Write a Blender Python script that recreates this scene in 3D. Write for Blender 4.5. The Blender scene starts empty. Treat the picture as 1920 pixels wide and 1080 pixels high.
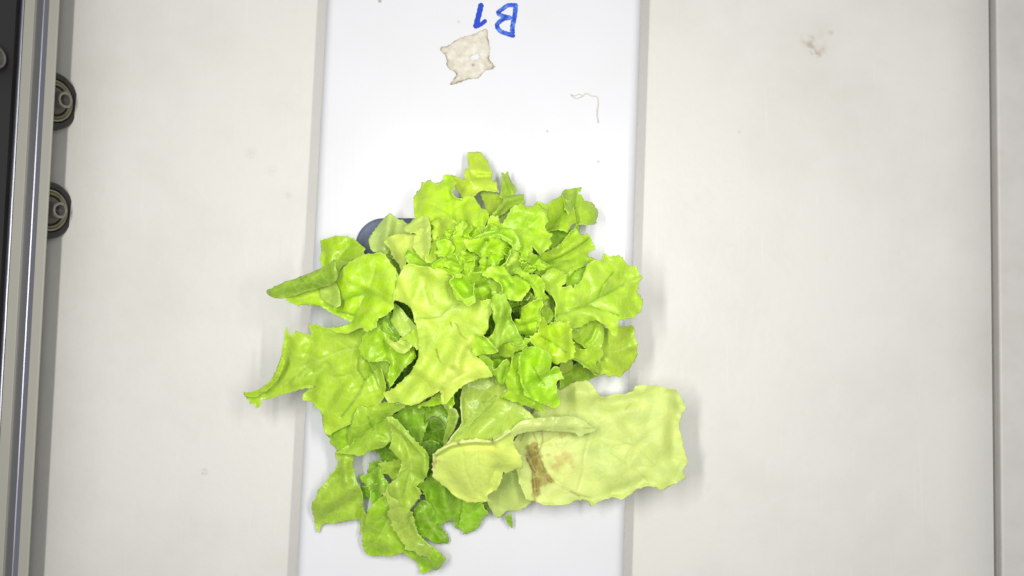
import bpy, bmesh, math, random
import numpy as np
from mathutils import Vector, Matrix
from mathutils.geometry import delaunay_2d_cdt

# ------------------------------------------------------------------ camera, world, lamps
SC = bpy.context.scene
C = SC.collection
R = math.radians
D, PITCH, FPX = 0.40, R(3.3), 1600.0
cam_d = bpy.data.cameras.new('camera'); cam = bpy.data.objects.new('camera', cam_d); C.objects.link(cam)
cam.location = (0, -D * math.sin(PITCH), D * math.cos(PITCH)); cam.rotation_euler = (PITCH, 0, 0)
cam_d.sensor_width = 36; cam_d.lens = 36 * FPX / 1920; cam_d.clip_start = .01; cam_d.clip_end = 50
cam_d.dof.use_dof = True; cam_d.dof.focus_distance = D - .035; cam_d.dof.aperture_fstop = 11
SC.camera = cam
SC.render.resolution_x, SC.render.resolution_y = 1024, 576

world = bpy.data.worlds.new('World'); SC.world = world; world.use_nodes = True
bg = world.node_tree.nodes['Background']
bg.inputs[0].default_value = (.93, .96, 1, 1); bg.inputs[1].default_value = .33

def strip(name, x, y, z, sx, sy, power, col):
    l = bpy.data.lights.new(name, 'AREA'); l.shape = 'RECTANGLE'; l.size = sx; l.size_y = sy
    l.energy = power; l.color = col
    o = bpy.data.objects.new(name, l); C.objects.link(o); o.location = (x, y, z)
    return o
strip('tube_lamp', -.115, .02, .42, .014, .20, 1.22, (1, .985, .95))
strip('tube_lamp', .125, .02, .42, .014, .20, 1.05, (1, .985, .95))
strip('tube_lamp', .005, .03, .45, .05, .26, .36, (1, .985, .96))

SC.view_settings.view_transform = 'Standard'; SC.view_settings.look = 'None'
SC.view_settings.exposure = 0; SC.view_settings.gamma = 1; SC.view_settings.use_curve_mapping = False

# ------------------------------------------------------------------ helpers
CP, SP = math.cos(PITCH), math.sin(PITCH)
CL = np.array(cam.location)
def PA(px, py, z):
    """image pixels + height in mm -> world metres (arrays)"""
    px = np.asarray(px, float); py = np.asarray(py, float); z = np.asarray(z, float) * .001
    dx = (px - 960) / FPX; dy = -(py - 540) / FPX; dz = -1.0
    wy = dy * CP - dz * SP; wz = dy * SP + dz * CP
    t = (z - CL[2]) / wz
    return np.stack([CL[0] + dx * t, CL[1] + wy * t, np.broadcast_to(z, np.shape(t)) + 0 * t], -1)
def P(px, py, z): return Vector(PA(px, py, z).tolist())

def lin(c):
    return tuple(((v / 255) / 12.92 if v / 255 <= .04045 else ((v / 255 + .055) / 1.055) ** 2.4) for v in c)

def new_mat(name, base=(.5, .5, .5), rough=.5, metal=0, spec=.5):
    m = bpy.data.materials.new(name); m.use_nodes = True
    b = m.node_tree.nodes['Principled BSDF']
    b.inputs['Base Color'].default_value = (*base, 1); b.inputs['Roughness'].default_value = rough
    b.inputs['Metallic'].default_value = metal; b.inputs['Specular IOR Level'].default_value = spec
    return m
def N(m, kind, **kw):
    n = m.node_tree.nodes.new(kind)
    for k, v in kw.items(): setattr(n, k, v)
    return n
def LK(m, a, b): m.node_tree.links.new(a, b)
def mixc(m, fac, a, b, blend='MIX'):
    n = N(m, 'ShaderNodeMix', data_type='RGBA', blend_type=blend)
    for s, v in ((n.inputs[0], fac), (n.inputs[6], a), (n.inputs[7], b)):
        if isinstance(v, bpy.types.NodeSocket): LK(m, v, s)
        elif isinstance(v, (int, float)): s.default_value = v
        else: s.default_value = (*v[:3], 1)
    return n.outputs[2]
def noise(m, scale, detail=4, rough=.55, vec=None, dist=0):
    n = N(m, 'ShaderNodeTexNoise'); n.inputs['Scale'].default_value = scale; n.inputs['Detail'].default_value = detail
    n.inputs['Roughness'].default_value = rough; n.inputs['Distortion'].default_value = dist
    if vec is None:
        g = N(m, 'ShaderNodeNewGeometry'); vec = g.outputs['Position']
    LK(m, vec, n.inputs['Vector']); return n.outputs['Fac']
def ramp(m, src, p0, p1, c0=(0, 0, 0), c1=(1, 1, 1)):
    n = N(m, 'ShaderNodeValToRGB'); e = n.color_ramp.elements
    e[0].position = p0; e[1].position = p1; e[0].color = (*c0, 1); e[1].color = (*c1, 1)
    LK(m, src, n.inputs[0]); return n.outputs[0]
def math_(m, op, a, b=0, clamp=False):
    n = N(m, 'ShaderNodeMath', operation=op); n.use_clamp = clamp
    for s, v in ((n.inputs[0], a), (n.inputs[1], b)):
        if isinstance(v, bpy.types.NodeSocket): LK(m, v, s)
        else: s.default_value = v
    return n.outputs[0]
def bump(m, h, strength, dist):
    n = N(m, 'ShaderNodeBump'); n.inputs['Strength'].default_value = strength; n.inputs['Distance'].default_value = dist
    LK(m, h, n.inputs['Height']); LK(m, n.outputs[0], m.node_tree.nodes['Principled BSDF'].inputs['Normal']); return n.outputs[0]
def near(m, pt, radius):
    """1 at a world point falling to 0 at radius"""
    g = N(m, 'ShaderNodeNewGeometry'); d = N(m, 'ShaderNodeVectorMath', operation='DISTANCE')
    LK(m, g.outputs['Position'], d.inputs[0]); d.inputs[1].default_value = pt
    return math_(m, 'SUBTRACT', 1, math_(m, 'DIVIDE', d.outputs['Value'], radius), True)

def link(o, parent=None, label=None, cat=None, group=None, kind=None):
    if o.name not in C.objects: C.objects.link(o)
    o.parent = parent
    if label: o['label'] = label
    if cat: o['category'] = cat
    if group: o['group'] = group
    if kind: o['kind'] = kind
    return o
def mesh_obj(name, verts, faces, mat, parent=None, smooth=False, **kw):
    me = bpy.data.meshes.new(name); me.from_pydata([tuple(v) for v in verts], [], [tuple(f) for f in faces])
    me.update(); me.materials.append(mat)
    if smooth: me.shade_smooth()
    return link(bpy.data.objects.new(name, me), parent, **kw)
def empty(name, loc, **kw):
    o = bpy.data.objects.new(name, None); o.empty_display_size = .01; o.location = loc
    return link(o, **kw)
def fix_parent(o, parent):
    o.parent = parent; o.matrix_parent_inverse = Matrix.Translation(-parent.location) if parent.parent is None else Matrix.Identity(4)

def extend(a, b, k=.55):
    """world points a (image top) and b (image bottom) pushed apart along their line"""
    d = (b - a); return a - d * k, b + d * k
def loft(name, Lpx, Rpx, zref, prof, mat, parent=None, smooth=False, k=.55, **kw):
    """cross-section prof = [(side, offset_mm, z_mm)] swept along the image-vertical lines Lpx / Rpx"""
    ends = []
    La, Lb = extend(P(*Lpx[0], zref), P(*Lpx[1], zref), k); Ra, Rb = extend(P(*Rpx[0], zref), P(*Rpx[1], zref), k)
    rows = []
    for (l, r) in ((La, Ra), (Lb, Rb)):
        ax = (r - l).normalized()
        rows.append([((l if s == 'L' else r) + ax * (o * .001)) * 1.0 for s, o, z in prof])
        for v, (s, o, z) in zip(rows[-1], prof): v.z = z * .001
    n = len(prof); verts = rows[0] + rows[1]
    faces = [(i, i + 1, n + i + 1, n + i) for i in range(n - 1)] + [(n - 1, 0, n, 2 * n - 1)]
    faces += [tuple(range(n))[::-1], tuple(range(n, 2 * n))]
    o = mesh_obj(name, verts, faces, mat, parent, smooth, **kw)
    bm = bmesh.new(); bm.from_mesh(o.data); bmesh.ops.recalc_face_normals(bm, faces=bm.faces); bm.to_mesh(o.data); bm.free()
    if smooth:
        for p in o.data.polygons: p.use_smooth = len(p.vertices) == 4
        o.data.set_sharp_from_angle(angle=R(35))
    return o
def arc(side, cx, cz, r, a0, a1, n=8):
    return [(side, cx + r * math.cos(R(a0 + (a1 - a0) * i / n)), cz + r * math.sin(R(a0 + (a1 - a0) * i / n))) for i in range(n + 1)]

# ------------------------------------------------------------------ the setting: board, side panel, channel, rail
m_board = new_mat('board_plastic', lin((208, 206, 200)), .42, 0, .35)
f = noise(m_board, 14, 5, .6); f2 = noise(m_board, 160, 4, .6)
col = mixc(m_board, ramp(m_board, f, .45, .75), lin((208, 206, 200)), lin((200, 197, 191)))
col = mixc(m_board, math_(m_board, 'MULTIPLY', ramp(m_board, f2, .62, .78), .12), col, lin((190, 178, 158)))
# worn smudge with a ring shape of its own and a few faint marks
smn = ramp(m_board, noise(m_board, 330, 3), .34, .62)
for (x, y, r, k) in ((1521, 92, .0028, .75), (1527, 98, .0026, .9), (1534, 101, .0024, .7), (1518, 82, .0026, .55), (1521, 72, .0026, .4), (1506, 80, .0028, .3), (1558, 62, .0022, .3), (1544, 92, .003, .35), (1500, 68, .004, .12), (1540, 58, .005, .10), (1530, 85, .008, .10)):
    q = math_(m_board, 'MULTIPLY', ramp(m_board, near(m_board, P(x, y, -20), r), .0, .9), k)
    col = mixc(m_board, math_(m_board, 'MULTIPLY', q, smn), col, lin((152, 128, 92)))
mpb = N(m_board, 'ShaderNodeMapping'); mpb.inputs['Scale'].default_value = (500, 16, 1)
gb = N(m_board, 'ShaderNodeNewGeometry'); LK(m_board, gb.outputs['Position'], mpb.inputs[0])
col = mixc(m_board, math_(m_board, 'MULTIPLY', ramp(m_board, noise(m_board, 1, 3, .6, mpb.outputs[0]), .62, .78), .14), col, lin((236, 233, 226)))
for (x, y, r, k) in ((470, 287, .004, .14), (541, 366, .0025, .22), (510, 320, .004, .08), (383, 885, .0024, .3), (1386, 247, .0012, .25)):
    q = math_(m_board, 'MULTIPLY', math_(m_board, 'MULTIPLY', near(m_board, P(x, y, -20), r), ramp(m_board, noise(m_board, 900, 2), .35, .6)), k * 1.6, True)
    col = mixc(m_board, q, col, lin((140, 132, 108)))
LK(m_board, col, m_board.node_tree.nodes['Principled BSDF'].inputs['Base Color'])
bump(m_board, noise(m_board, 240, 3), .06, .002)

BL, BR = ((84, 0), (28, 1080)), ((1864, 0), (1875, 1080))
prof = [('L', 0, -60)] + arc('L', 44, -158.1, 140, 108.3, 90, 12) + [('R', -26, -18.1)]
prof += arc('R', -26, -90.1, 72, 88, 69, 8) + [('R', 0, -24.5), ('R', 0, -60)]
loft('bench_board', BL, BR, -20, [(s, o, z - 1.9 + (0)) for s, o, z in prof], m_board, smooth=True, k=.8, kind='structure',
     label='off white plastic bench board under the grow channel')

m_side = new_mat('side_panel_plastic', lin((205, 200, 196)), .5, 0, .3)
c2 = mixc(m_side, ramp(m_side, noise(m_side, 60, 4), .4, .8), lin((196, 192, 188)), lin((187, 183, 178)))
LK(m_side, c2, m_side.node_tree.nodes['Principled BSDF'].inputs['Base Color'])
loft('side_panel', ((1868, 0), (1879, 1080)), ((2500, 0), (2520, 1080)), -24,
     [('L', 0, -60), ('L', 0, -25)] + arc('L', 1.2, -25, 1.2, 180, 90, 4)[1:] + [('R', 0, -23.8), ('R', 0, -60)],
     m_side, smooth=True, k=.8, kind='structure')
m_dark = new_mat('dark_gap', (.02, .02, .018), .8)
loft('under_floor', ((-500, 0), (-500, 1080)), ((2600, 0), (2600, 1080)), -62, [('L', 0, -70), ('L', 0, -62), ('R', 0, -62), ('R', 0, -70)], m_dark, k=.8, kind='structure')

# grow channel: base tray and lid
m_lid = new_mat('lid_plastic', lin((209, 209, 213)), .3, 0, .4)
f = noise(m_lid, 22, 4)
col = mixc(m_lid, ramp(m_lid, f, .4, .8), lin((210, 210, 214)), lin((207, 207, 209)))
g = N(m_lid, 'ShaderNodeNewGeometry'); mp = N(m_lid, 'ShaderNodeMapping'); mp.inputs['Scale'].default_value = (600, 14, 1)
LK(m_lid, g.outputs['Position'], mp.inputs[0])
sc_ = noise(m_lid, 1, 3, .6, mp.outputs[0])
col = mixc(m_lid, math_(m_lid, 'MULTIPLY', ramp(m_lid, sc_, .66, .76), .10), col, lin((200, 200, 198)))
for (x, y, r, k) in ((1026, 246, .0009, .45), (1122, 303, .001, .5), (712, 2, .0012, .8), (860, 41, .001, .3)):
    q = math_(m_lid, 'MULTIPLY', ramp(m_lid, near(m_lid, P(x, y, 0), r), .1, .5), k)
    col = mixc(m_lid, q, col, lin((150, 145, 130)))
LK(m_lid, col, m_lid.node_tree.nodes['Principled BSDF'].inputs['Base Color'])
bump(m_lid, sc_, .04, .001)
m_base = new_mat('channel_base_plastic', lin((200, 198, 194)), .4, 0, .4)
CLn, CRn = ((609, 0), (552, 1080)), ((1205, 0), (1171, 1080))
chan = empty('grow_channel', P(880, 540, -20), label='white plastic grow channel carrying the lettuce', cat='grow channel')
mc = lambda o: (fix_parent(o, chan), o)[1]
base = mc(loft('channel_base', CLn, CRn, 0, [('L', 1.2, -21.5), ('L', 1.2, -12), ('R', -1.2, -12), ('R', -1.2, -21.5)], m_base, k=.8))
lid = mc(loft('channel_lid', CLn, CRn, 0, [('L', 0, -14), ('L', 0, -5)] + arc('L', 5, -5, 5, 175, 90, 8) + arc('R', -5, -5, 5, 90, 5, 8) + [('R', 0, -5), ('R', 0, -14)], m_lid, smooth=True, k=.8))

# hand-written marker lettering on the lid, read upside down
m_ink = new_mat('blue_marker_ink', lin((20, 70, 190)), .45)
ci = mixc(m_ink, ramp(m_ink, noise(m_ink, 420, 4), .42, .68), lin((10, 50, 172)), lin((84, 136, 214)))
LK(m_ink, ci, m_ink.node_tree.nodes['Principled BSDF'].inputs['Base Color'])
m_ink2 = new_mat('solid_marker_ink', lin((12, 58, 178)), .45)
def ribbon(name, strokes, mat, z, parent):
    verts, faces = [], []
    for pts, w in strokes:
        n = 8; q = []
        for i in range(len(pts) - 1):
            a = pts[max(i - 1, 0)]; b = pts[i]; c = pts[i + 1]; d = pts[min(i + 2, len(pts) - 1)]
            for k in range(n):
                t = k / n
                q.append([.5 * (2 * b[j] + (c[j] - a[j]) * t + (2 * a[j] - 5 * b[j] + 4 * c[j] - d[j]) * t * t + (3 * b[j] - a[j] - 3 * c[j] + d[j]) * t ** 3) for j in (0, 1)])
        q.append(list(pts[-1])); q = np.array(q)
        tang = np.gradient(q, axis=0); tang /= np.linalg.norm(tang, axis=1)[:, None] + 1e-9
        nor = np.stack([-tang[:, 1], tang[:, 0]], 1)
        m = len(q); ww = np.full(m, w / 2.) * (1 + .08 * np.sin(np.arange(m) * 1.7))
        q = np.concatenate([[q[0] - tang[0] * w * .35], q, [q[-1] + tang[-1] * w * .35]]); nor = np.concatenate([[nor[0]], nor, [nor[-1]]])
        ww = np.concatenate([[w * .2], ww, [w * .2]]); m += 2
        for s in (1, -1):
            for zz in (z, z - .08):
                pass
        k0 = len(verts)
        a = PA(*(q + nor * ww[:, None]).T, z); b = PA(*(q - nor * ww[:, None]).T, z)
        verts += list(a) + list(b)
        faces += [(k0 + i, k0 + i + 1, k0 + m + i + 1, k0 + m + i) for i in range(m - 1)]
        z += .012
    o = mesh_obj(name, verts, faces, mat, parent)
    bm = bmesh.new(); bm.from_mesh(o.data); bmesh.ops.recalc_face_normals(bm, faces=bm.faces); bm.to_mesh(o.data); bm.free()
    return o
ribbon('marker_letter', [([(902, 9), (898, 27), (892, 50)], 10.5), ([(892, 50), (901, 46), (910, 39)], 8)], m_ink2, .05, lid)
ribbon('marker_letter', [([(967, 9), (965, 30), (961, 50), (961, 62)], 9), ([(966, 10), (953, 10), (942, 17), (934, 24), (943, 30), (957, 33)], 8),
        ([(957, 33), (943, 36), (932, 47), (938, 58), (950, 63), (963, 67)], 8.5)], m_ink, .05, lid)

# rail at the left
m_anod = new_mat('anodised_flange', lin((160, 158, 147)), .5, .2)
m_alu = new_mat('brushed_aluminium', (.40, .40, .45), .40, 1)
m_brush = noise(m_alu, 30, 3)
mpn = N(m_alu, 'ShaderNodeMapping'); mpn.inputs['Scale'].default_value = (2500, 8, 8)
ga = N(m_alu, 'ShaderNodeNewGeometry'); LK(m_alu, ga.outputs['Position'], mpn.inputs[0])
bump(m_alu, noise(m_alu, 1, 2, .5, mpn.outputs[0]), .12, .0004)
m_steel = new_mat('dark_steel', (.12, .115, .125), .42, .9)
m_black = new_mat('black_plastic', (.015, .014, .014), .6)
RL = ((110, 0), (51, 1080))
rail = empty('metal_rail', P(60, 540, -14), label='aluminium rail with a grooved centre along the left side', cat='rail')
mr = lambda o: (fix_parent(o, rail), o)[1]
def railpiece(name, prof, mat, deep=None):
    return mr(loft(name, RL, ((300, 0), (300, 1080)), 2.5, [('L', o, max(z, -2.5) + 2.5 if deep is None else z) for o, z in prof], mat, smooth=True, k=.8))
railpiece('flange', [(0, -1.1), (0, -.4), (-.4, 0), (-4.3, 0), (-4.5, -.2), (-4.5, -1.1)], m_anod)
railpiece('groove', [(-4.6, -12), (-4.6, -.6), (-7.2, -1.2), (-7.6, -.9), (-8.0, -1.2), (-11.1, -2.0), (-11.2, -12)], m_alu)
railpiece('flange', [(-11.4, -12), (-11.4, -.2), (-11.6, 0), (-15.9, 0), (-16.1, -.2), (-16.1, -12)], m_anod)
railpiece('edge_lip', [(-16.2, -3), (-16.2, .15), (-16.7, .3), (-17.3, .1), (-17.6, -.5), (-17.6, -12)], m_alu)
railpiece('side_plate', [(-17.7, -14), (-17.7, -9), (-25, -9), (-25, -14)], m_steel, 1)
railpiece('back_cover', [(-25.1, -30), (-25.1, -6), (-80, -6), (-80, -30)], m_black, 1)

# rollers beside the rail
m_rub = new_mat('dark_rubber', (.014, .014, .013), .55)
m_brass = new_mat('dull_brass', (.26, .25, .17), .38, .8)
m_hub = new_mat('glossy_dark_hub', (.05, .042, .034), .15)
m_tube = new_mat('grey_tube', (.22, .21, .185), .3, .6)
def lathe(name, prof, mat, parent, seg=40):
    verts, faces = [], []
    n = len(prof)
    for i in range(seg):
        a = 2 * math.pi * i / seg
        verts += [(r * .001 * math.cos(a), r * .001 * math.sin(a), z * .001) for r, z in prof]
    for i in range(seg):
        j = (i + 1) % seg
        faces += [(i * n + k, j * n + k, j * n + k + 1, i * n + k + 1) for k in range(n - 1)]
    o = mesh_obj(name, verts, faces, mat, parent, True); o.data.set_sharp_from_angle(angle=R(40)); return o
def roller(px, py, z, tilt, lab, s=.95, full=True):
    t = empty('roller', P(px, py, z), label=lab, cat='roller', group='rollers along the metal rail')
    t.rotation_euler = (R(4), R(tilt), 0); t.scale = (s, s, s)
    if full:
        lathe('tyre', [(10.8, 1.5), (11.5, 3.0), (13.5, 3.1), (14.6, 2.2), (15, 0), (14.6, -2.2), (13, -3), (0.01, -3)], m_rub, t)
        lathe('flange_ring', [(8.0, .5), (8.1, 2.8), (8.8, 3.3), (9.3, 2.3), (9.9, 2.9), (10.6, 2.7), (10.7, .5)], m_brass, t)
        lathe('hub', [(8.0, 1.2), (7.6, 2.4), (6.4, 3.9), (4.6, 5.0), (3, 5.4), (.01, 5.5)], m_hub, t)
    lathe('hollow_axle', [(4.2, 2), (4.2, 10.2), (4.0, 10.7), (3.5, 10.9), (2.8, 10.6), (2.7, 10.0), (2.6, 3), (.01, 3)], m_tube, t)
    return t
roller(96, 189, -13.6, 66, 'upper of two dark rollers with a pale hollow axle end beside the rail')
roller(86, 394, -13.6, 66, 'lower of two dark rollers with a dark hollow axle end beside the rail')
pipe = empty('pipe', P(-22, 108, 2), label='pale hollow pipe end at the left edge beside the metal rail', cat='pipe')
pipe.rotation_euler = (R(3), R(74), 0)
lathe('pipe_wall', [(5.4, -16), (5.5, 4.6), (5.2, 5.2), (4.7, 5.4), (4.1, 5.1), (3.9, 4.4), (3.7, -8), (.01, -8)], m_tube, pipe)

# residue flake and dried root strand on the lid
rng = np.random.default_rng(7)
def catmull(pts, step):
    p = np.array(pts, float); n = len(p); out = []
    for i in range(n):
        a, b, c, d = p[i - 1], p[i], p[(i + 1) % n], p[(i + 2) % n]
        L = np.linalg.norm(c - b); k = max(1, int(round(L / step)))
        t = (np.arange(k) / k)[:, None]
        # mild tension keeps corners
        m0 = (c - a) * .36; m1 = (d - b) * .36
        mx = L * 1.0
        for m in (m0, m1):
            l = np.linalg.norm(m)
            if l > mx: m *= mx / l
        h = (2 * t ** 3 - 3 * t ** 2 + 1) * b + (t ** 3 - 2 * t ** 2 + t) * m0 + (-2 * t ** 3 + 3 * t ** 2) * c + (t ** 3 - t ** 2) * m1
        out.append(h)
    return np.concatenate(out)
def seg_dist(q, pts):
    """distance of points q (n,2) to polyline pts"""
    pts = np.array(pts, float); best = np.full(len(q), 1e9)
    for a, b in zip(pts[:-1], pts[1:]):
        ab = b - a; t = np.clip(((q - a) @ ab) / (ab @ ab + 1e-9), 0, 1)
        best = np.minimum(best, np.linalg.norm(q - (a + t[:, None] * ab), axis=1))
    return best
def inside(q, poly):
    poly = np.asarray(poly); x, y = q[:, 0], q[:, 1]; c = np.zeros(len(q), bool)
    a = poly; b = np.roll(poly, -1, 0)
    for (x0, y0), (x1, y1) in zip(a, b):
        if y0 == y1: continue
        m = ((y0 > y) != (y1 > y)) & (x < (x1 - x0) * (y - y0) / (y1 - y0) + x0)
        c ^= m
    return c
def bdist(q, b):
    out = np.empty(len(q))
    for i in range(0, len(q), 4000):
        s = q[i:i + 4000]
        out[i:i + 4000] = np.sqrt(((s[:, None, :] - b[None]) ** 2).sum(-1).min(1))
    return out
def bnear(q, b):
    o1 = np.empty(len(q)); o2 = np.empty(len(q), int)
    for i in range(0, len(q), 4000):
        dd = ((q[i:i + 4000][:, None, :] - b[None]) ** 2).sum(-1); k = dd.argmin(1); o2[i:i + 4000] = k; o1[i:i + 4000] = np.sqrt(dd[np.arange(len(k)), k])
    return o1, o2
def serrate(b, spacing, h, seed):
    r = np.random.default_rng(seed)
    d = np.linalg.norm(np.roll(b, -1, 0) - b, axis=1); s = np.concatenate([[0], np.cumsum(d)[:-1]]); T = d.sum()
    n = max(3, int(T / spacing)); cut = np.sort((np.arange(n) + r.uniform(-.42, .42, n)) * T / n)
    hh = h * r.uniform(.1, 1.0, n) ** 1.4 * 1.5
    k = np.searchsorted(cut, s) % n; a = cut[k - 1]; e = cut[k]
    w = (e - a) % T; u = np.clip(((s - a) % T) / np.maximum(w, 1e-6), 0, 1)
    off = np.where(u < .5, hh[k - 1] * (1 - 2 * u) ** 4, hh[k] * (2 * u - 1) ** 4) - h * .25 + 1.2
    t = np.roll(b, -1, 0) - np.roll(b, 1, 0); t /= np.linalg.norm(t, axis=1)[:, None] + 1e-9
    area = .5 * np.sum(b[:, 0] * np.roll(b[:, 1], -1) - np.roll(b[:, 0], -1) * b[:, 1])
    nrm = np.stack([t[:, 1], -t[:, 0]], 1) * (1 if area > 0 else -1)
    # points towards a tooth lean a little so the teeth look cut
    return b + nrm * off[:, None]
def sheet(outline, step):
    """triangulated 2-D sheet inside outline -> points, tris, boundary"""
    b = outline
    lo, hi = b.min(0), b.max(0)
    ys = np.arange(lo[1], hi[1], step * .87); rows = []
    for i, y in enumerate(ys):
        x = np.arange(lo[0] + (i % 2) * step * .5, hi[0], step); rows.append(np.stack([x, np.full(len(x), y)], 1))
    q = np.concatenate(rows); q = q[inside(q, b)]
    if len(q): q = q[bdist(q, b) > step * .6]
    allp = np.concatenate([b, q]) if len(q) else b
    nb = len(b)
    v, e, fc, *_ = delaunay_2d_cdt([Vector(p) for p in allp.tolist()], [(i, (i + 1) % nb) for i in range(nb)], [], 1, 1e-4)
    v = np.array([(p.x, p.y) for p in v])
    return v, [tuple(t) for t in fc]

m_flake = new_mat('dried_residue', lin((214, 208, 190)), .8)
fn = noise(m_flake, 260, 5, .65)
at = N(m_flake, 'ShaderNodeAttribute', attribute_name='rim')
colf = mixc(m_flake, ramp(m_flake, fn, .35, .7), lin((212, 208, 197)), lin((186, 178, 158)))
colf = mixc(m_flake, math_(m_flake, 'MULTIPLY', at.outputs['Fac'], ramp(m_flake, noise(m_flake, 180, 2), .35, .6)), colf, lin((128, 112, 80)))
LK(m_flake, colf, m_flake.node_tree.nodes['Principled BSDF'].inputs['Base Color'])
bump(m_flake, fn, .6, .0012)
fo = [(826, 92), (829, 88), (838, 87), (846, 83), (852, 78), (862, 72), (872, 68), (885, 66), (895, 61), (909, 54), (914, 58), (914, 70), (918, 85), (918, 98), (916, 108), (920, 116), (928, 124), (922, 129), (912, 131), (903, 138), (896, 146), (882, 148), (868, 151), (858, 156), (845, 158), (850, 150), (857, 139), (851, 134), (844, 130), (838, 122), (838, 112), (835, 102), (828, 98)]
bo = catmull(fo, 2); bo = bo + rng.normal(0, .7, bo.shape)
v, fc = sheet(bo, 2.2)
d = bdist(v, bo)
hole = seg_dist(v, [(888, 108), (894, 106)])
zz = .12 + .5 * np.exp(-d / 2.5) * (.5 + .5 * np.sin(v[:, 0] * .3 + v[:, 1] * .2)) + .25 * np.sin(v[:, 0] * .21) * np.sin(v[:, 1] * .27) + .25
keep = [t for t in fc if not (hole[list(t)] < 4.2).any()]
flake = mesh_obj('residue_patch', PA(v[:, 0], v[:, 1], zz), keep, m_flake, None, True, label='torn beige patch of dried residue under the blue marker writing', cat='residue')
ra = flake.data.attributes.new('rim', 'FLOAT', 'POINT'); rv = np.exp(-d / 2.2) + .9 * np.exp(-(np.hypot(v[:, 0] - 887, v[:, 1] - 122) / 3) ** 2)
ra.data.foreach_set('value', np.clip(rv, 0, 1).astype(np.float32))
flake.modifiers.new('thickness', 'SOLIDIFY').thickness = .0002
def up(o):
    bm = bmesh.new(); bm.from_mesh(o.data); bmesh.ops.recalc_face_normals(bm, faces=bm.faces)
    if sum(f.normal.z * f.calc_area() for f in bm.faces) < 0: bmesh.ops.reverse_faces(bm, faces=bm.faces)
    bm.to_mesh(o.data); bm.free()
up(flake)
def tube(name, pts3, radii, mat, parent=None, seg=6, **kw):
    verts, faces = [], []
    pts3 = [Vector(p) for p in pts3]
    for i, p in enumerate(pts3):
        t = (pts3[min(i + 1, len(pts3) - 1)] - pts3[max(i - 1, 0)]).normalized()
        u = t.cross(Vector((0, 0, 1)));
        if u.length < 1e-3: u = Vector((1, 0, 0))
        u.normalize(); w = u.cross(t)
        for k in range(seg):
            a = 2 * math.pi * k / seg; verts.append(p + (u * math.cos(a) + w * math.sin(a)) * radii[i])
    for i in range(len(pts3) - 1):
        for k in range(seg):
            faces.append((i * seg + k, i * seg + (k + 1) % seg, (i + 1) * seg + (k + 1) % seg, (i + 1) * seg + k))
    return mesh_obj(name, verts, faces, mat, parent, True, **kw)
m_root = new_mat('dried_root', lin((205, 198, 182)), .7)
rp = [(1093, 180), (1086, 176), (1078, 180), (1070, 177), (1074, 182), (1080, 185), (1087, 183), (1093, 180), (1098, 175), (1103, 176), (1110, 180), (1116, 180), (1121, 183), (1122, 195), (1120, 206), (1120, 218), (1122, 230)]
tube('root_strand', [P(x, y, .3 + .15 * (i % 2)) for i, (x, y) in enumerate(rp)], [.00022] * (len(rp) - 3) + [.0003, .0003, .00035], m_root, None,
     label='thin dried root strand bent at a right angle on the channel', cat='root')

# cover plate round the planting hole
m_plate = new_mat('slate_plastic', lin((92, 100, 122)), .5, 0, .4)
cpn = mixc(m_plate, ramp(m_plate, noise(m_plate, 180, 4), .35, .7), lin((98, 106, 128)), lin((80, 88, 108)))
LK(m_plate, cpn, m_plate.node_tree.nodes['Principled BSDF'].inputs['Base Color'])
def rrect(x0, y0, x1, y1, r, n=12):
    o = []
    for cx, cy, a in ((x1 - r, y0 + r, -90), (x1 - r, y1 - r, 0), (x0 + r, y1 - r, 90), (x0 + r, y0 + r, 180)):
        o += [(cx + r * math.cos(R(a + 90 * i / n)), cy + r * math.sin(R(a + 90 * i / n))) for i in range(n + 1)]
    return np.array(o)
rings = [(rrect(667, 409, 1075, 590, 52), 0.02), (rrect(667, 409, 1075, 590, 52), 1.6), (rrect(669.5, 411.5, 1072.5, 587.5, 50), 2.3), (rrect(672, 414, 1070, 585, 48), 2.5)]
verts, faces = [], []
nr = len(rings[0][0])
for q, z in rings: verts += list(PA(q[:, 0], q[:, 1], z))
for k in range(len(rings) - 1): faces += [(k * nr + i, k * nr + (i + 1) % nr, (k + 1) * nr + (i + 1) % nr, (k + 1) * nr + i) for i in range(nr)]
faces.append(tuple(range(3 * nr, 4 * nr)))
pl = mesh_obj('cover_plate', verts, faces, m_plate, None, True, label='slate grey rounded plate round the planting hole, peeking out beside the lettuce', cat='plate')
up(pl); pl.data.set_sharp_from_angle(angle=R(30))

# ------------------------------------------------------------------ the lettuce
m_leaf = bpy.data.materials.new('lettuce_leaf'); m_leaf.use_nodes = True
nt = m_leaf.node_tree; pb = nt.nodes['Principled BSDF']; outn = nt.nodes['Material Output']
la = N(m_leaf, 'ShaderNodeAttribute', attribute_name='leafcol')
nz1 = noise(m_leaf, 110, 5, .6); nz2 = noise(m_leaf, 700, 3, .5)
vor = N(m_leaf, 'ShaderNodeTexVoronoi', feature='DISTANCE_TO_EDGE'); vor.inputs['Scale'].default_value = 190
gl = N(m_leaf, 'ShaderNodeNewGeometry')
wob = N(m_leaf, 'ShaderNodeTexNoise'); wob.inputs['Scale'].default_value = 160; LK(m_leaf, gl.outputs['Position'], wob.inputs['Vector'])
vm = N(m_leaf, 'ShaderNodeVectorMath', operation='MULTIPLY_ADD'); LK(m_leaf, wob.outputs['Color'], vm.inputs[0]); vm.inputs[1].default_value = (.006, .006, .006); LK(m_leaf, gl.outputs['Position'], vm.inputs[2])
LK(m_leaf, vm.outputs[0], vor.inputs['Vector'])
net = ramp(m_leaf, vor.outputs['Distance'], 0.0, .16, (1, 1, 1), (0, 0, 0))
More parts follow.
